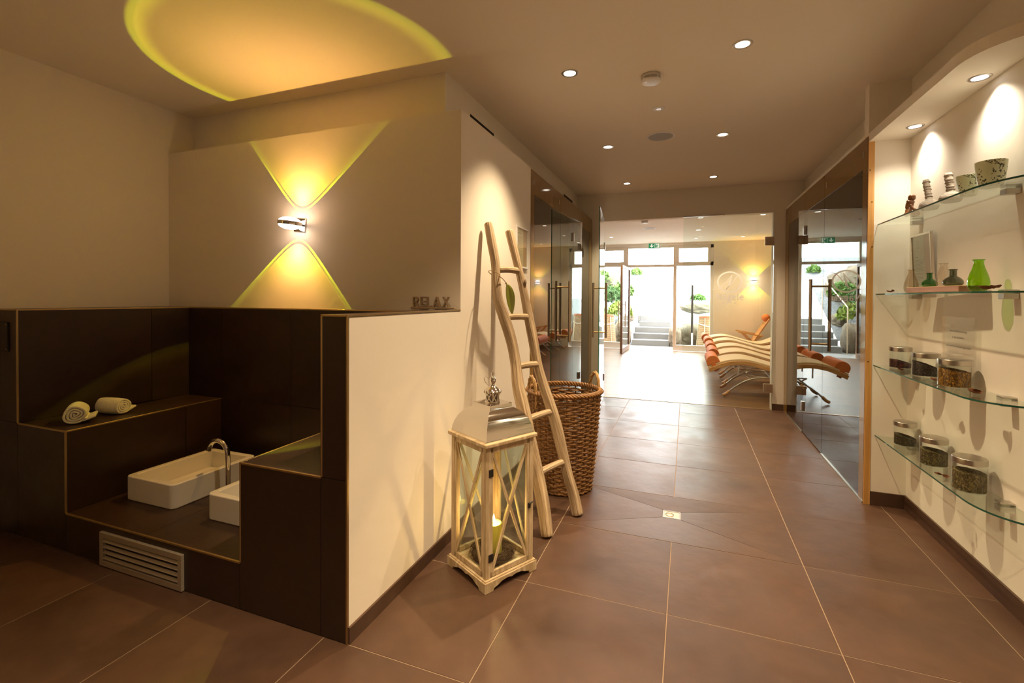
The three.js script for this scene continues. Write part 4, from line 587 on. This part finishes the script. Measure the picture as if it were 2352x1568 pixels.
// ================================================================ SHELF NICHE
function shelfOutline(xf, z0, zc, z1) { const s = [[XN - 0.001, z0], [xf, z0]]; const a = XN - 0.001 - xf; for (let k = 0; k <= 20; k++) { const q = k / 20 * Math.PI / 2; s.push([XN - 0.001 - a * Math.cos(q), zc + (z1 - zc) * Math.sin(q)]); } return s; }
{
  // floating plaster soffit with rounded end
  structure('ceiling_soffit', 'curved plaster soffit hanging over the glass shelves', prism(shelfOutline(1.06, ZN, -2.52, -2.27), 2.277, 2.33), M.plaster);
  for (const [z, l] of [[-3.292, 'round niche spotlight in the soffit, farther one'], [-2.669, 'round niche spotlight in the soffit, nearer one'], [-2.05, 'round niche spotlight past the rounded soffit end']]) {
    if (z > -2.2) continue;
    downlight(l, 1.208, 2.277, z, NICHE_POWER, 62, NEUTRAL, M.coolGlow, 'niche spotlights', 0.034, 1);
  }
  const shelfY = { upper: 1.752, second: 1.319, third: 0.874, lowest: 0.435 }, xf = { upper: 1.112, second: 1.108, third: 1.100, lowest: 1.114 }, ze = { upper: -2.24, second: -2.27, third: -2.355, lowest: -2.31 };
  for (const k of Object.keys(shelfY)) {
    const t = thing('glass_shelf', { upper: 'topmost curved glass shelf carrying bowls and stamps', second: 'second curved glass shelf carrying coloured bottles', third: 'third curved glass shelf carrying the herb sign', lowest: 'lowest curved glass shelf near the floor' }[k], 'shelf', [0, shelfY[k], 0], 0, 'curved glass shelves'), o = shelfOutline(xf[k], ZN + 0.003, -2.53, ze[k]);
    mesh('pane', prism(o, 0, 0.0078), M.shelfGlass, t);
    const e = []; for (let i = 1; i < o.length - 1; i++) { const [x0, z0] = o[i], [x1, z1] = o[i + 1], L = Math.hypot(x1 - x0, z1 - z0), nx = -(z1 - z0) / L, nz = (x1 - x0) / L, w = 0.0012; e.push(prism([[x0, z0], [x1, z1], [x1 + nx * w, z1 + nz * w], [x0 + nx * w, z0 + nz * w]], 0.0003, 0.0077)); }
    mesh('polished_edge', e, M.glassEdge, t);
    for (const z of [-3.37, -2.53]) mesh('bracket', [rspan(XN - 0.05, -0.024, z - 0.02, XN, -0.0005, z + 0.02, 0.002), rspan(XN - 0.05, 0.0085, z - 0.02, XN, 0.016, z + 0.02, 0.002)], M.steel, t);
  }
  const S1 = shelfY.upper + 0.008, S2 = shelfY.second + 0.008, S3 = shelfY.third + 0.008, S4 = shelfY.lowest + 0.008;
  // jars
  const herb = (c0, c1, f) => std({ map: texture(128, 128, (u, v) => { const a = fbm(u, v, f, f, 2), b = noise2(u * f * 2, v * f * 2, f * 2, f * 2); return mix(c0, c1, clamp((a * 0.6 + b * 0.6 - 0.25) * 1.4)); }, true, 0.5), roughness: 0.95, bumpMap: texture(128, 128, (u, v) => fbm(u, v, f, f, 2), false, 0.5), bumpScale: 0.004 });
  const herbs = { berry: herb([0.10, 0.03, 0.02], [0.36, 0.10, 0.07], 26), dark: herb([0.10, 0.075, 0.065], [0.30, 0.24, 0.21], 34), gold: herb([0.30, 0.19, 0.05], [0.74, 0.54, 0.20], 30), green: herb([0.10, 0.09, 0.04], [0.36, 0.31, 0.16], 26), sage: herb([0.22, 0.19, 0.10], [0.50, 0.45, 0.28], 26), pale: herb([0.26, 0.22, 0.12], [0.56, 0.49, 0.32], 26) };
  const jar = (label, x, y, z, r, h, fill, mat, slope) => {
    const t = thing('herb_jar', label, 'jar', [x, y, z], 0, 'steel lidded herb jars'), lid = 0.028;
    mesh('glass_body', lathe([[0, 0.0005], [r * 0.94, 0.0005], [r, 0.006], [r, h - lid], [r * 0.93, h - lid + 0.006]], 36), M.clearGlass, t);
    mesh('lid', lathe([[r * 0.99, h - lid], [r * 1.02, h - lid + 0.002], [r * 1.02, h - 0.005], [r * 0.97, h - 0.001], [0, h]], 36), M.steel, t);
    const n = 28, m = 7, v = [], uv = [], ix = []; const R = r * 0.955, put = (x2, y2, z2, a, b) => { v.push(x2, y2, z2); uv.push(a, b); };
    for (let i = 0; i <= n; i++) { const a = i / n * Math.PI * 2, ya = fill + slope * Math.cos(a - 0.3) * 1; put(Math.cos(a) * R, 0.004, Math.sin(a) * R, i / n, 0); put(Math.cos(a) * R, ya + 0.002 * noise2(Math.cos(a) * 5 + 9, Math.sin(a) * 5 + 9), Math.sin(a) * R, i / n, 0.15); }
    for (let i = 0; i < n; i++) ix.push(2 * i, 2 * i + 1, 2 * i + 2, 2 * i + 1, 2 * i + 3, 2 * i + 2);
    const base = v.length / 3; for (let j = 0; j <= m; j++) for (let i = 0; i <= n; i++) { const a = i / n * Math.PI * 2, q = j / m, rr2 = R * q; put(Math.cos(a) * rr2, fill + slope * Math.cos(a - 0.3) * q + 0.006 * (1 - q * q) + 0.004 * (j < m ? noise2(Math.cos(a) * q * 9 + 20, Math.sin(a) * q * 9 + 20) - 0.5 : 0), Math.sin(a) * rr2, 0.5 + Math.cos(a) * q * 0.15, 0.5 + Math.sin(a) * q * 0.15); }
    for (let j = 0; j < m; j++) for (let i = 0; i < n; i++) { const a = base + j * (n + 1) + i, b = a + n + 1; ix.push(a, a + 1, b, b, a + 1, b + 1); }
    const g = new THREE.BufferGeometry(); g.setAttribute('position', new THREE.Float32BufferAttribute(v, 3)); g.setAttribute('uv', new THREE.Float32BufferAttribute(uv, 2)); g.setIndex(ix); g.computeVertexNormals(); mesh('dried_herbs', g, mat, t);
  };
  jar('herb jar with dark red berries, farthest on the third shelf', 1.204, S3, -3.425, 0.054, 0.128, 0.038, herbs.berry, -0.012);
  jar('herb jar with dark grey blossoms, middle of the third shelf', 1.206, S3, -3.115, 0.059, 0.126, 0.06, herbs.dark, -0.02);
  jar('herb jar with golden dried petals, nearest on the third shelf', 1.186, S3, -2.785, 0.060, 0.131, 0.078, herbs.gold, -0.008);
  jar('herb jar with dark green leaves, farthest on the lowest shelf', 1.204, S4, -3.345, 0.053, 0.137, 0.05, herbs.green, -0.012);
  jar('herb jar with olive chopped leaves, middle of the lowest shelf', 1.200, S4, -3.0, 0.057, 0.142, 0.072, herbs.sage, -0.006);
  jar('herb jar with pale green leaves, nearest on the lowest shelf', 1.190, S4, -2.655, 0.0595, 0.149, 0.083, herbs.pale, -0.004);
  // bottles
  const bottle = (name, label, x, y, z, prof, mat) => { const t = thing(name, label, 'vase', [x, y, z], 0, 'small glass vases'); mesh('body', lathe(prof, 36), mat, t); const [lr, lh] = prof[prof.length - 1], lip = new THREE.TorusGeometry(lr - 0.001, 0.0016, 8, 32); lip.rotateX(Math.PI / 2); lip.translate(0, lh, 0); mesh('lip', lip, mat, t); };
  const pear = (r, h, neck) => [[0, 0.0005], [r * 0.55, 0.0005], [r * 0.82, h * 0.06], [r * 0.97, h * 0.17], [r, h * 0.27], [r * 0.94, h * 0.4], [r * 0.76, h * 0.58], [r * 0.56, h * 0.74], [neck * 1.02, h * 0.87], [neck, h * 0.94], [neck * 1.06, h * 0.975], [neck * 1.28, h]];
  const squat = (r, h, neck) => [[0, 0.0005], [r * 0.7, 0.0005], [r * 0.95, h * 0.08], [r, h * 0.2], [r * 0.93, h * 0.34], [r * 0.7, h * 0.48], [neck * 1.15, h * 0.58], [neck, h * 0.64], [neck, h * 0.93], [neck * 1.25, h]];
  bottle('glass_vase', 'clear pear shaped glass vase at the far end of the second shelf', 1.185, S2, -3.245, pear(0.034, 0.131, 0.0135), thinGlass(0.86, 0.80, 0.70));
  bottle('glass_vase', 'small green squat glass vase on the wooden board', 1.195, S2 + 0.031, -3.06, squat(0.034, 0.072, 0.0115), thinGlass(0.10, 0.52, 0.12));
  bottle('glass_vase', 'clear pear shaped glass vase standing on the wooden board', 1.228, S2 + 0.031, -3.0, pear(0.033, 0.118, 0.0155), thinGlass(0.90, 0.87, 0.82));
  bottle('glass_vase', 'smoky grey squat glass vase on the wooden board', 1.195, S2 + 0.031, -2.83, squat(0.039, 0.078, 0.0135), thinGlass(0.32, 0.36, 0.27));
  bottle('glass_vase', 'bright lime green pear shaped glass vase', 1.185, S2, -2.60, pear(0.0375, 0.138, 0.0165), thinGlass(0.50, 0.80, 0.008));
  { const g = rbox(0.105, 0.03, 0.46, 0.004); const t = single('wooden_board', 'two tone wooden board under the small vases', 'board', metreUV(g, 0, 0), std({ map: texture(256, 256, (u, v) => { const w = streak([0.60, 0.42, 0.32], [0.78, 0.60, 0.48], 3, 12)(u, v), y = streak([0.76, 0.68, 0.42], [0.84, 0.77, 0.54], 3, 12)(u, v); return fbm(u, v, 2, 2, 2) + u * 0.6 > 0.8 ? y : w; }, true, 0.7), roughness: 0.5 })); t.position.set(1.195, S2 + 0.0155, -2.925); t.rotation.y = 0.06; }
  // bowls with speckled glaze
  const speck = std({ map: texture(256, 256, (u, v) => { const a = noise2(u * 60, v * 60, 60, 60), b = fbm(u, v, 5, 5, 3), c = noise2(u * 120, v * 120, 120, 120); const base = mix([0.86, 0.91, 0.76], [0.94, 0.96, 0.86], b); return b > 0.42 && a > 0.66 && c > 0.3 ? mix(base, [0.18, 0.20, 0.13], 0.85) : base; }, true, 1), roughness: 0.3 });
  const bowl = (label, x, z, r0, r1, h) => { const t = single('speckled_bowl', label, 'bowl', lathe([[0, 0.0005], [r0 * 0.9, 0.0005], [r0, 0.004], [r0 + (r1 - r0) * 0.55, h * 0.4], [r1 * 0.985, h * 0.8], [r1, h], [r1 - 0.003, h + 0.001], [r1 - 0.005, h * 0.8], [r0, h * 0.25], [0, 0.008]], 40), speck, 'speckled bowls'); t.position.set(x, S1, z); };
  bowl('low speckled green bowl on the topmost shelf', 1.19, -2.70, 0.028, 0.044, 0.092); bowl('tall speckled green cup bowl on the topmost shelf', 1.185, -2.525, 0.038, 0.050, 0.108);
  // herbal stamps
  const linen = std({ color: lin(0.52, 0.45, 0.37), roughness: 0.95, bumpMap: plasterBump, bumpScale: 0.004 }), cordMat = std({ color: lin(0.26, 0.21, 0.16), roughness: 0.95 });
  const stamp = (label, x, z, r, h, lean) => { const t = thing('herbal_stamp', label, 'herbal stamp', [x, S1, z], 0, 'herbal compress stamps'); const q = h * 0.33; const b = lathe([[0, 0.0005], [r * 0.8, 0.0005], [r, q * 0.35], [r * 0.9, q * 0.7], [r * 0.5, q * 0.97], [r * 0.34, q * 1.1]], 28); const p = b.attributes.position; for (let i = 0; i < p.count; i++) { const a = Math.atan2(p.getZ(i), p.getX(i)), k = 1 + 0.05 * Math.sin(a * 9) * (p.getY(i) / q); p.setXYZ(i, p.getX(i) * k, p.getY(i), p.getZ(i) * k); } b.computeVertexNormals(); mesh('head', b, linen, t);
    const grip = limb([[0, q * 0.95, 0], [lean * 0.5, (q + h) / 2, 0], [lean, h, 0]], (u) => r * 0.33 + 0.001 * Math.sin(u * 30), 24, 14, 0.15); mesh('handle', grip, linen, t);
    for (let k = 0; k < 5; k++) { const g = new THREE.TorusGeometry(r * 0.35, 0.0022, 6, 22); g.rotateX(Math.PI / 2 + (k % 2 ? 0.25 : -0.2)); g.translate(lean * (k + 0.8) / 6, q * 1.15 + (h - q * 1.2) * (k + 0.3) / 5, 0); mesh('binding', g, cordMat, t); } };
  stamp('linen herbal stamp with wrapped handle, the slimmer one', 1.18, -3.04, 0.042, 0.158, -0.016); stamp('linen herbal stamp with wrapped handle, beside the bowls', 1.185, -2.84, 0.045, 0.142, -0.012);
  // carved figure
  { const t = thing('carved_figure', 'small dark polished wooden figure on the topmost shelf', 'figure', [1.19, S1, -3.285]); const m = phys({ color: lin(0.20, 0.075, 0.02), roughness: 0.25, clearcoat: 0.6 });
    mesh('body', limb([[-0.028, 0.008, 0.02], [-0.014, 0.03, 0.008], [-0.006, 0.06, 0], [0.002, 0.095, -0.002]], (u) => 0.012 + 0.008 * u, 30, 12, 0.3), m, t); mesh('head', rbox(0.034, 0.036, 0.036, 0.014, 4).translate(0.006, 0.112, -0.002), m, t); mesh('foot', rbox(0.045, 0.036, 0.034, 0.012, 3).rotateZ(0.25).translate(0.022, 0.022, -0.006), m, t); mesh('arm', limb([[-0.004, 0.07, 0.012], [0.004, 0.045, 0.02], [0.02, 0.04, 0.012]], () => 0.007, 12, 8, 0.2), m, t); }
  // framed sheet leaning on the wall
  { const t = thing('framed_print', 'silver framed text sheet standing behind the vases', 'picture', [XN - 0.004, S2, -3.305]); t.rotation.z = 0.05;
    mesh('frame', [rspan(-0.014, 0, -0.122, 0, 0.012, 0.122, 0.002), rspan(-0.014, 0.33, -0.122, 0, 0.342, 0.122, 0.002), rspan(-0.014, 0.012, -0.122, 0, 0.33, -0.108, 0.002), rspan(-0.014, 0.012, 0.108, 0, 0.33, 0.122, 0.002)], M.silver, t);
    const tex = canvasTexture(220, 320, (c, w, h) => { c.fillStyle = '#cfc3a8'; c.fillRect(0, 0, w, h); c.fillStyle = '#c79a83'; c.fillRect(w * 0.62, 0, w * 0.38, h); c.fillStyle = '#4d463b'; c.fillRect(46, 66, 34, 3); c.fillRect(18, 118, 46, 4); for (let i = 0; i < 20; i++) c.fillRect(18, 136 + i * 8 + (i > 8 ? 6 : 0), 74 + rnd() * 36, 1.8); c.strokeStyle = '#7d7362'; c.lineWidth = 1.5; c.beginPath(); c.arc(62, 40, 13, 0, 7); c.stroke(); });
    const g = new THREE.PlaneGeometry(0.218, 0.32); g.rotateY(-Math.PI / 2); g.translate(-0.006, 0.171, 0); mesh('sheet', g, std({ map: tex, roughness: 0.4 }), t); mesh('pane', span(-0.011, 0.01, -0.11, -0.009, 0.332, 0.11), M.clearGlass, t); }
  // notice in a clear stand
  { const t = thing('notice_stand', 'clear acrylic stand with a printed notice behind the jars', 'notice', [XN - 0.022, S3, -2.915]);
    mesh('acrylic_sleeve', [span(-0.004, 0, -0.148, -0.002, 0.325, 0.148), span(0.002, 0, -0.148, 0.004, 0.325, 0.148)], M.acrylic, t);
    const tex = canvasTexture(512, 560, (c, w, h) => { c.clearRect(0, 0, w, h); c.fillStyle = '#2b211b'; c.textAlign = 'center'; c.font = 'bold 24px sans-serif'; c.fillText('Keine Selbstbedienung', w / 2, 122); c.fillText('in den Kräutern.', w / 2, 176); c.fillText('Diese wird von Personal gerichtet.', w / 2, 256); });
    const g = new THREE.PlaneGeometry(0.29, 0.315); g.rotateY(-Math.PI / 2); g.translate(0, 0.16, 0); mesh('printed_film', g, std({ map: tex, roughness: 0.7, transparent: true }), t);
    mesh('sleeve_foot', span(-0.006, 0, -0.148, 0.006, 0.002, 0.148), M.acrylic, t); }
  // dried leaves and petals
  const petal = (label, x, y, z, s, n, turn) => { const t = thing('dried_leaf', label, 'dried leaf', [x, y, z], turn, 'dried leaves on the shelves'); const m = std({ color: lin(0.17, 0.062, 0.022), roughness: 0.8, side: THREE.DoubleSide });
    for (let k = 0; k < n; k++) { const g = new THREE.SphereGeometry(s, 12, 8, 0, Math.PI * 2, 0, 1.0), p = g.attributes.position; for (let i = 0; i < p.count; i++) { const x2 = p.getX(i), z2 = p.getZ(i); p.setXYZ(i, x2 * 0.62, (s - p.getY(i)) * 0.9 + 0.12 * s * Math.sin(x2 * 160 + k) + 0.001, z2 * 1.25); } g.computeVertexNormals(); g.rotateX(rr(-0.25, 0.25)); g.rotateZ(rr(-0.5, 0.5)); g.rotateY(k * 2.1 + rnd()); g.translate(rr(-s, s) * 0.7, 0.006 + 0.1 * s + k * 0.002, rr(-1, 1) * s * n * 0.35); mesh('blade', g, m, t); } };
  petal('curled brown leaves beside the lime vase', 1.16, S2, -2.47, 0.026, 3, 0.3); petal('pale curled leaf crumbs at the far end of the second shelf', 1.15, S2, -3.40, 0.016, 3, 1.1);
  petal('brown curled leaf beside the nearest third shelf jar', 1.16, S3, -2.60, 0.023, 3, 0.9); petal('brown curled leaf between the third shelf jars', 1.145, S3, -2.90, 0.019, 2, 0.2); petal('reddish leaf bits between the far third shelf jars', 1.15, S3, -3.24, 0.015, 2, 2.0); petal('orange leaf bits between the lowest shelf jars', 1.15, S4, -2.79, 0.015, 3, 1.4);
}

// ================================================================ OUTSIDE
{
  const stoneTex = texture(256, 256, (u, v) => { const a = fbm(u, v, 6, 6, 5), b = fbm(u + 0.3, v, 22, 22, 3); return mix([0.34, 0.30, 0.25], [0.62, 0.57, 0.49], clamp(a * 0.7 + b * 0.5 - 0.15)); }, true, 1);
  const stone = std({ map: stoneTex, roughness: 0.95 }), concrete = std({ color: lin(0.24, 0.24, 0.235), roughness: 0.9 }), leafMats = [std({ color: lin(0.09, 0.17, 0.03), roughness: 0.8, side: THREE.DoubleSide }), std({ color: lin(0.20, 0.27, 0.04), roughness: 0.8, side: THREE.DoubleSide }), std({ color: lin(0.05, 0.11, 0.03), roughness: 0.8, side: THREE.DoubleSide })];
  structure('floor_terrace', 'pale paved terrace outside the lounge windows', span(-8, -0.2, ZFAC - 0.3, 8, -0.02, -15.2), concrete);
  structure('ceiling_canopy', 'roof overhang outside the windows', span(-8, 2.72, ZFAC - 0.05, 8, 2.9, -13.2), M.doorPaint);
  const st = thing('garden_steps', 'wide concrete steps rising from the terrace', 'steps', [-0.93, 0, -13.35]);
  for (let k = 0; k < 5; k++) mesh('step', rspan(-0.5 + (k > 2 ? 0.1 : 0), -0.05, -0.36 * (k + 1.2), 0.5, 0.155 * (k + 1) - 0.02, -0.36 * k, 0.01), concrete, st);
  // sloping gravel bank as one mass of chippings
  const slope = (x0, x1, z0, z1, y0, y1, name, label) => { const g = new THREE.PlaneGeometry(x1 - x0, 1, 24, 24), p = g.attributes.position; for (let i = 0; i < p.count; i++) { const v = 0.5 + p.getY(i), x = p.getX(i) + (x0 + x1) / 2; p.setXYZ(i, x, y0 + (y1 - y0) * v + 0.12 * (fbm(x * 0.11 + 2, v * 0.7, 9, 9, 3) - 0.5), z0 + (z1 - z0) * v); } g.computeVertexNormals(); return tag(single(name, label, 'gravel', metreUV(g), std({ map: texture(256, 256, (u, v) => { const a = noise2(u * 48, v * 48, 48, 48); return mix([0.36, 0.37, 0.38], [0.66, 0.67, 0.68], a); }, true, 0.8), roughness: 1, side: THREE.DoubleSide })), null, null, null, 'stuff'); };
slope(-0.42, 4.5, -13.75, -18.5, 0.1, 1.25, 'gravel_bank', 'grey gravel bank right of the steps'); slope(-6.5, -1.45, -13.85, -18.5, 0.25, 2.7, 'gravel_bank', 'grey gravel bank left of the steps');
  structure('floor_path', 'pale path beyond the top of the garden steps', span(-1.44, 0.5, -15.2, -0.43, 0.74, -24), concrete);
  const boulder = (label, x, y, z, sx, sy, sz, k) => { const g = new THREE.IcosahedronGeometry(1, 12), p = g.attributes.position, v = V(0, 0, 0); for (let i = 0; i < p.count; i++) { v.fromBufferAttribute(p, i); const q = Math.pow(Math.pow(Math.abs(v.x), 4) + Math.pow(Math.abs(v.y), 4) + Math.pow(Math.abs(v.z), 4), -0.25); const n = 0.82 + 0.3 * (noise2(v.x * 2.1 + k * 7 + 30, v.y * 2.1 + v.z * 1.7 + 30) - 0.5) + 0.12 * (noise2(v.x * 6 + k + 50, v.y * 6 + v.z * 5 + 50) - 0.5); v.multiplyScalar(n * (0.55 + 0.45 * q)); p.setXYZ(i, v.x * sx, v.y * sy, v.z * sz); } g.computeVertexNormals(); const m = single('boulder', label, 'boulder', metreUV(g, k, k), stone, 'boulders of the garden wall'); m.position.set(x, y, z); };
  boulder('large rough boulder in the right window bay', 0.12, 0.24, -13.85, 0.52, 0.42, 0.34, 1); boulder('boulder at the right end of the steps', -0.3, 0.2, -13.5, 0.2, 0.36, 0.3, 2); boulder('boulder at the left end of the steps', -1.7, 0.3, -13.62, 0.26, 0.46, 0.32, 3); boulder('small boulder above the left step end', -1.66, 0.72, -14.7, 0.22, 0.24, 0.3, 4); boulder('big block boulder below the left shrubs', -2.6, 0.32, -13.8, 0.42, 0.55, 0.4, 5); boulder('upper boulder in the right gravel bank', 0.35, 1.0, -15.6, 0.6, 0.22, 0.3, 6); boulder('long boulder beside the right planter', 1.3, 0.35, -14.1, 0.6, 0.5, 0.4, 7); boulder('tall boulder wall stone far left', -3.8, 0.8, -14.2, 0.7, 1.0, 0.5, 8); boulder('rock high on the left bank', -2.4, 1.6, -16.0, 0.8, 0.7, 0.5, 9); boulder('rock over the left bank edge', -4.2, 2.2, -16.2, 0.9, 0.9, 0.5, 10);
  const shrub = (label, x, y, z, r, h, n, mat) => { const t = thing('shrub', label, 'shrub', [x, y, z], 0, 'shrubs on the bank'), L = []; for (let k = 0; k < n; k++) { const a = rnd() * 6.283, b = Math.acos(rr(-0.2, 1)), q = rr(0.7, 1), g = new THREE.PlaneGeometry(0.05, 0.09, 1, 2); g.rotateX(rr(-1, 1)); g.rotateY(rnd() * 6.28); g.rotateZ(rr(-1, 1)); g.translate(Math.cos(a) * Math.sin(b) * r * q, Math.cos(b) * h * q, Math.sin(a) * Math.sin(b) * r * q); L.push(g); } mesh('foliage', L, mat, t); const stems = []; for (let k = 0; k < 5; k++) { const a = k * 1.25; stems.push(bar([0, -0.05, 0], [Math.cos(a) * r * 0.5, h * 0.7, Math.sin(a) * r * 0.5], 0.01, 6)); } mesh('stem', stems, M.saunaWood, t); };
  shrub('yellow green shrub above the left step boulder', -1.85, 0.85, -14.15, 0.36, 0.36, 420, leafMats[1]); shrub('dark green cushion plant higher beside the steps', -1.95, 1.45, -15.2, 0.4, 0.35, 380, leafMats[0]); shrub('low yellow green shrub above the block boulder', -2.7, 0.8, -14.1, 0.45, 0.4, 500, leafMats[1]); shrub('dark green shrub on the left bank', -2.3, 1.25, -14.7, 0.42, 0.4, 400, leafMats[2]); shrub('tall green shrub higher on the left bank', -2.75, 1.75, -15.6, 0.5, 0.5, 420, leafMats[0]); shrub('small round shrub on the right bank', 0.36, 1.28, -17.0, 0.25, 0.16, 220, leafMats[0]); shrub('bright shrub far left on the bank', -3.6, 1.75, -14.9, 0.5, 0.35, 380, leafMats[1]); shrub('small tuft beside the left step end', -1.72, 2.2, -17.5, 0.2, 0.2, 160, leafMats[0]);
  const planter = (label, x, z) => { const t = thing('slatted_planter', label, 'planter', [x, -0.02, z], 0.2, 'slatted planters'), wood = std({ color: lin(0.40, 0.25, 0.14), roughness: 0.8 }), H = 0.8; mesh('liner', lathe([[0.25, 0.02], [0.19, H - 0.02]], 24), M.darkSlot, t); for (let k = 0; k < 16; k++) { const y = 0.01 + k * H / 16, r = 0.27 - 0.07 * y / H; mesh('slat', lathe([[r - 0.012, y], [r, y], [r - 0.002, y + H / 16 - 0.006], [r - 0.014, y + H / 16 - 0.006], [r - 0.012, y]], 24), wood, t); } for (let k = 0; k < 6; k++) { const a = k * 1.047; mesh('stave', bar([Math.cos(a) * 0.276, 0, Math.sin(a) * 0.276], [Math.cos(a) * 0.205, H, Math.sin(a) * 0.205], 0.012, 6), M.brushed, t); } mesh('rim', lathe([[0.17, H], [0.215, H], [0.21, H + 0.05], [0.18, H + 0.05], [0.17, H]], 28), std({ color: lin(0.50, 0.16, 0.08), roughness: 0.8 }), t); const rope = []; for (let k = 0; k < 24; k++) { const a = k / 24 * 6.283; rope.push([Math.cos(a) * 0.226, 0.62 + 0.03 * Math.cos(a * 2), Math.sin(a) * 0.226]); } mesh('rope', tube(rope, 0.011, 60, 6, true), M.whitePlastic, t); };
  planter('slatted wooden planter in the left window bay', -2.1, -13.1); planter('slatted wooden planter in the right window bay', 0.52, -13.3);
  const post = thing('patio_post', 'dark upright post on a pale foot outside the right window', 'post', [0.14, -0.02, -12.9]); mesh('post', bar([0, 0.42, 0], [0, 1.66, 0], 0.028, 14), M.saunaWood, post); mesh('foot', [bar([0, 0.02, 0], [0, 0.42, 0], 0.022, 14), lathe([[0, 0], [0.14, 0], [0.14, 0.03], [0.03, 0.06], [0, 0.06]], 24)], M.whitePlastic, post);
  const rail = thing('handrail', 'thin steel handrail along the left of the steps', 'handrail', [-1.47, 0, -13.15]); mesh('post', bar([0, -0.02, 0], [0, 1.1, 0], 0.012), M.brushed, rail); mesh('post', bar([0.1, 0.6, -1.8], [0.1, 1.9, -1.8], 0.012), M.brushed, rail); mesh('top_rail', bar([0, 1.1, 0], [0.1, 1.9, -1.8], 0.012), M.brushed, rail);
}
renderer.render(scene, camera);
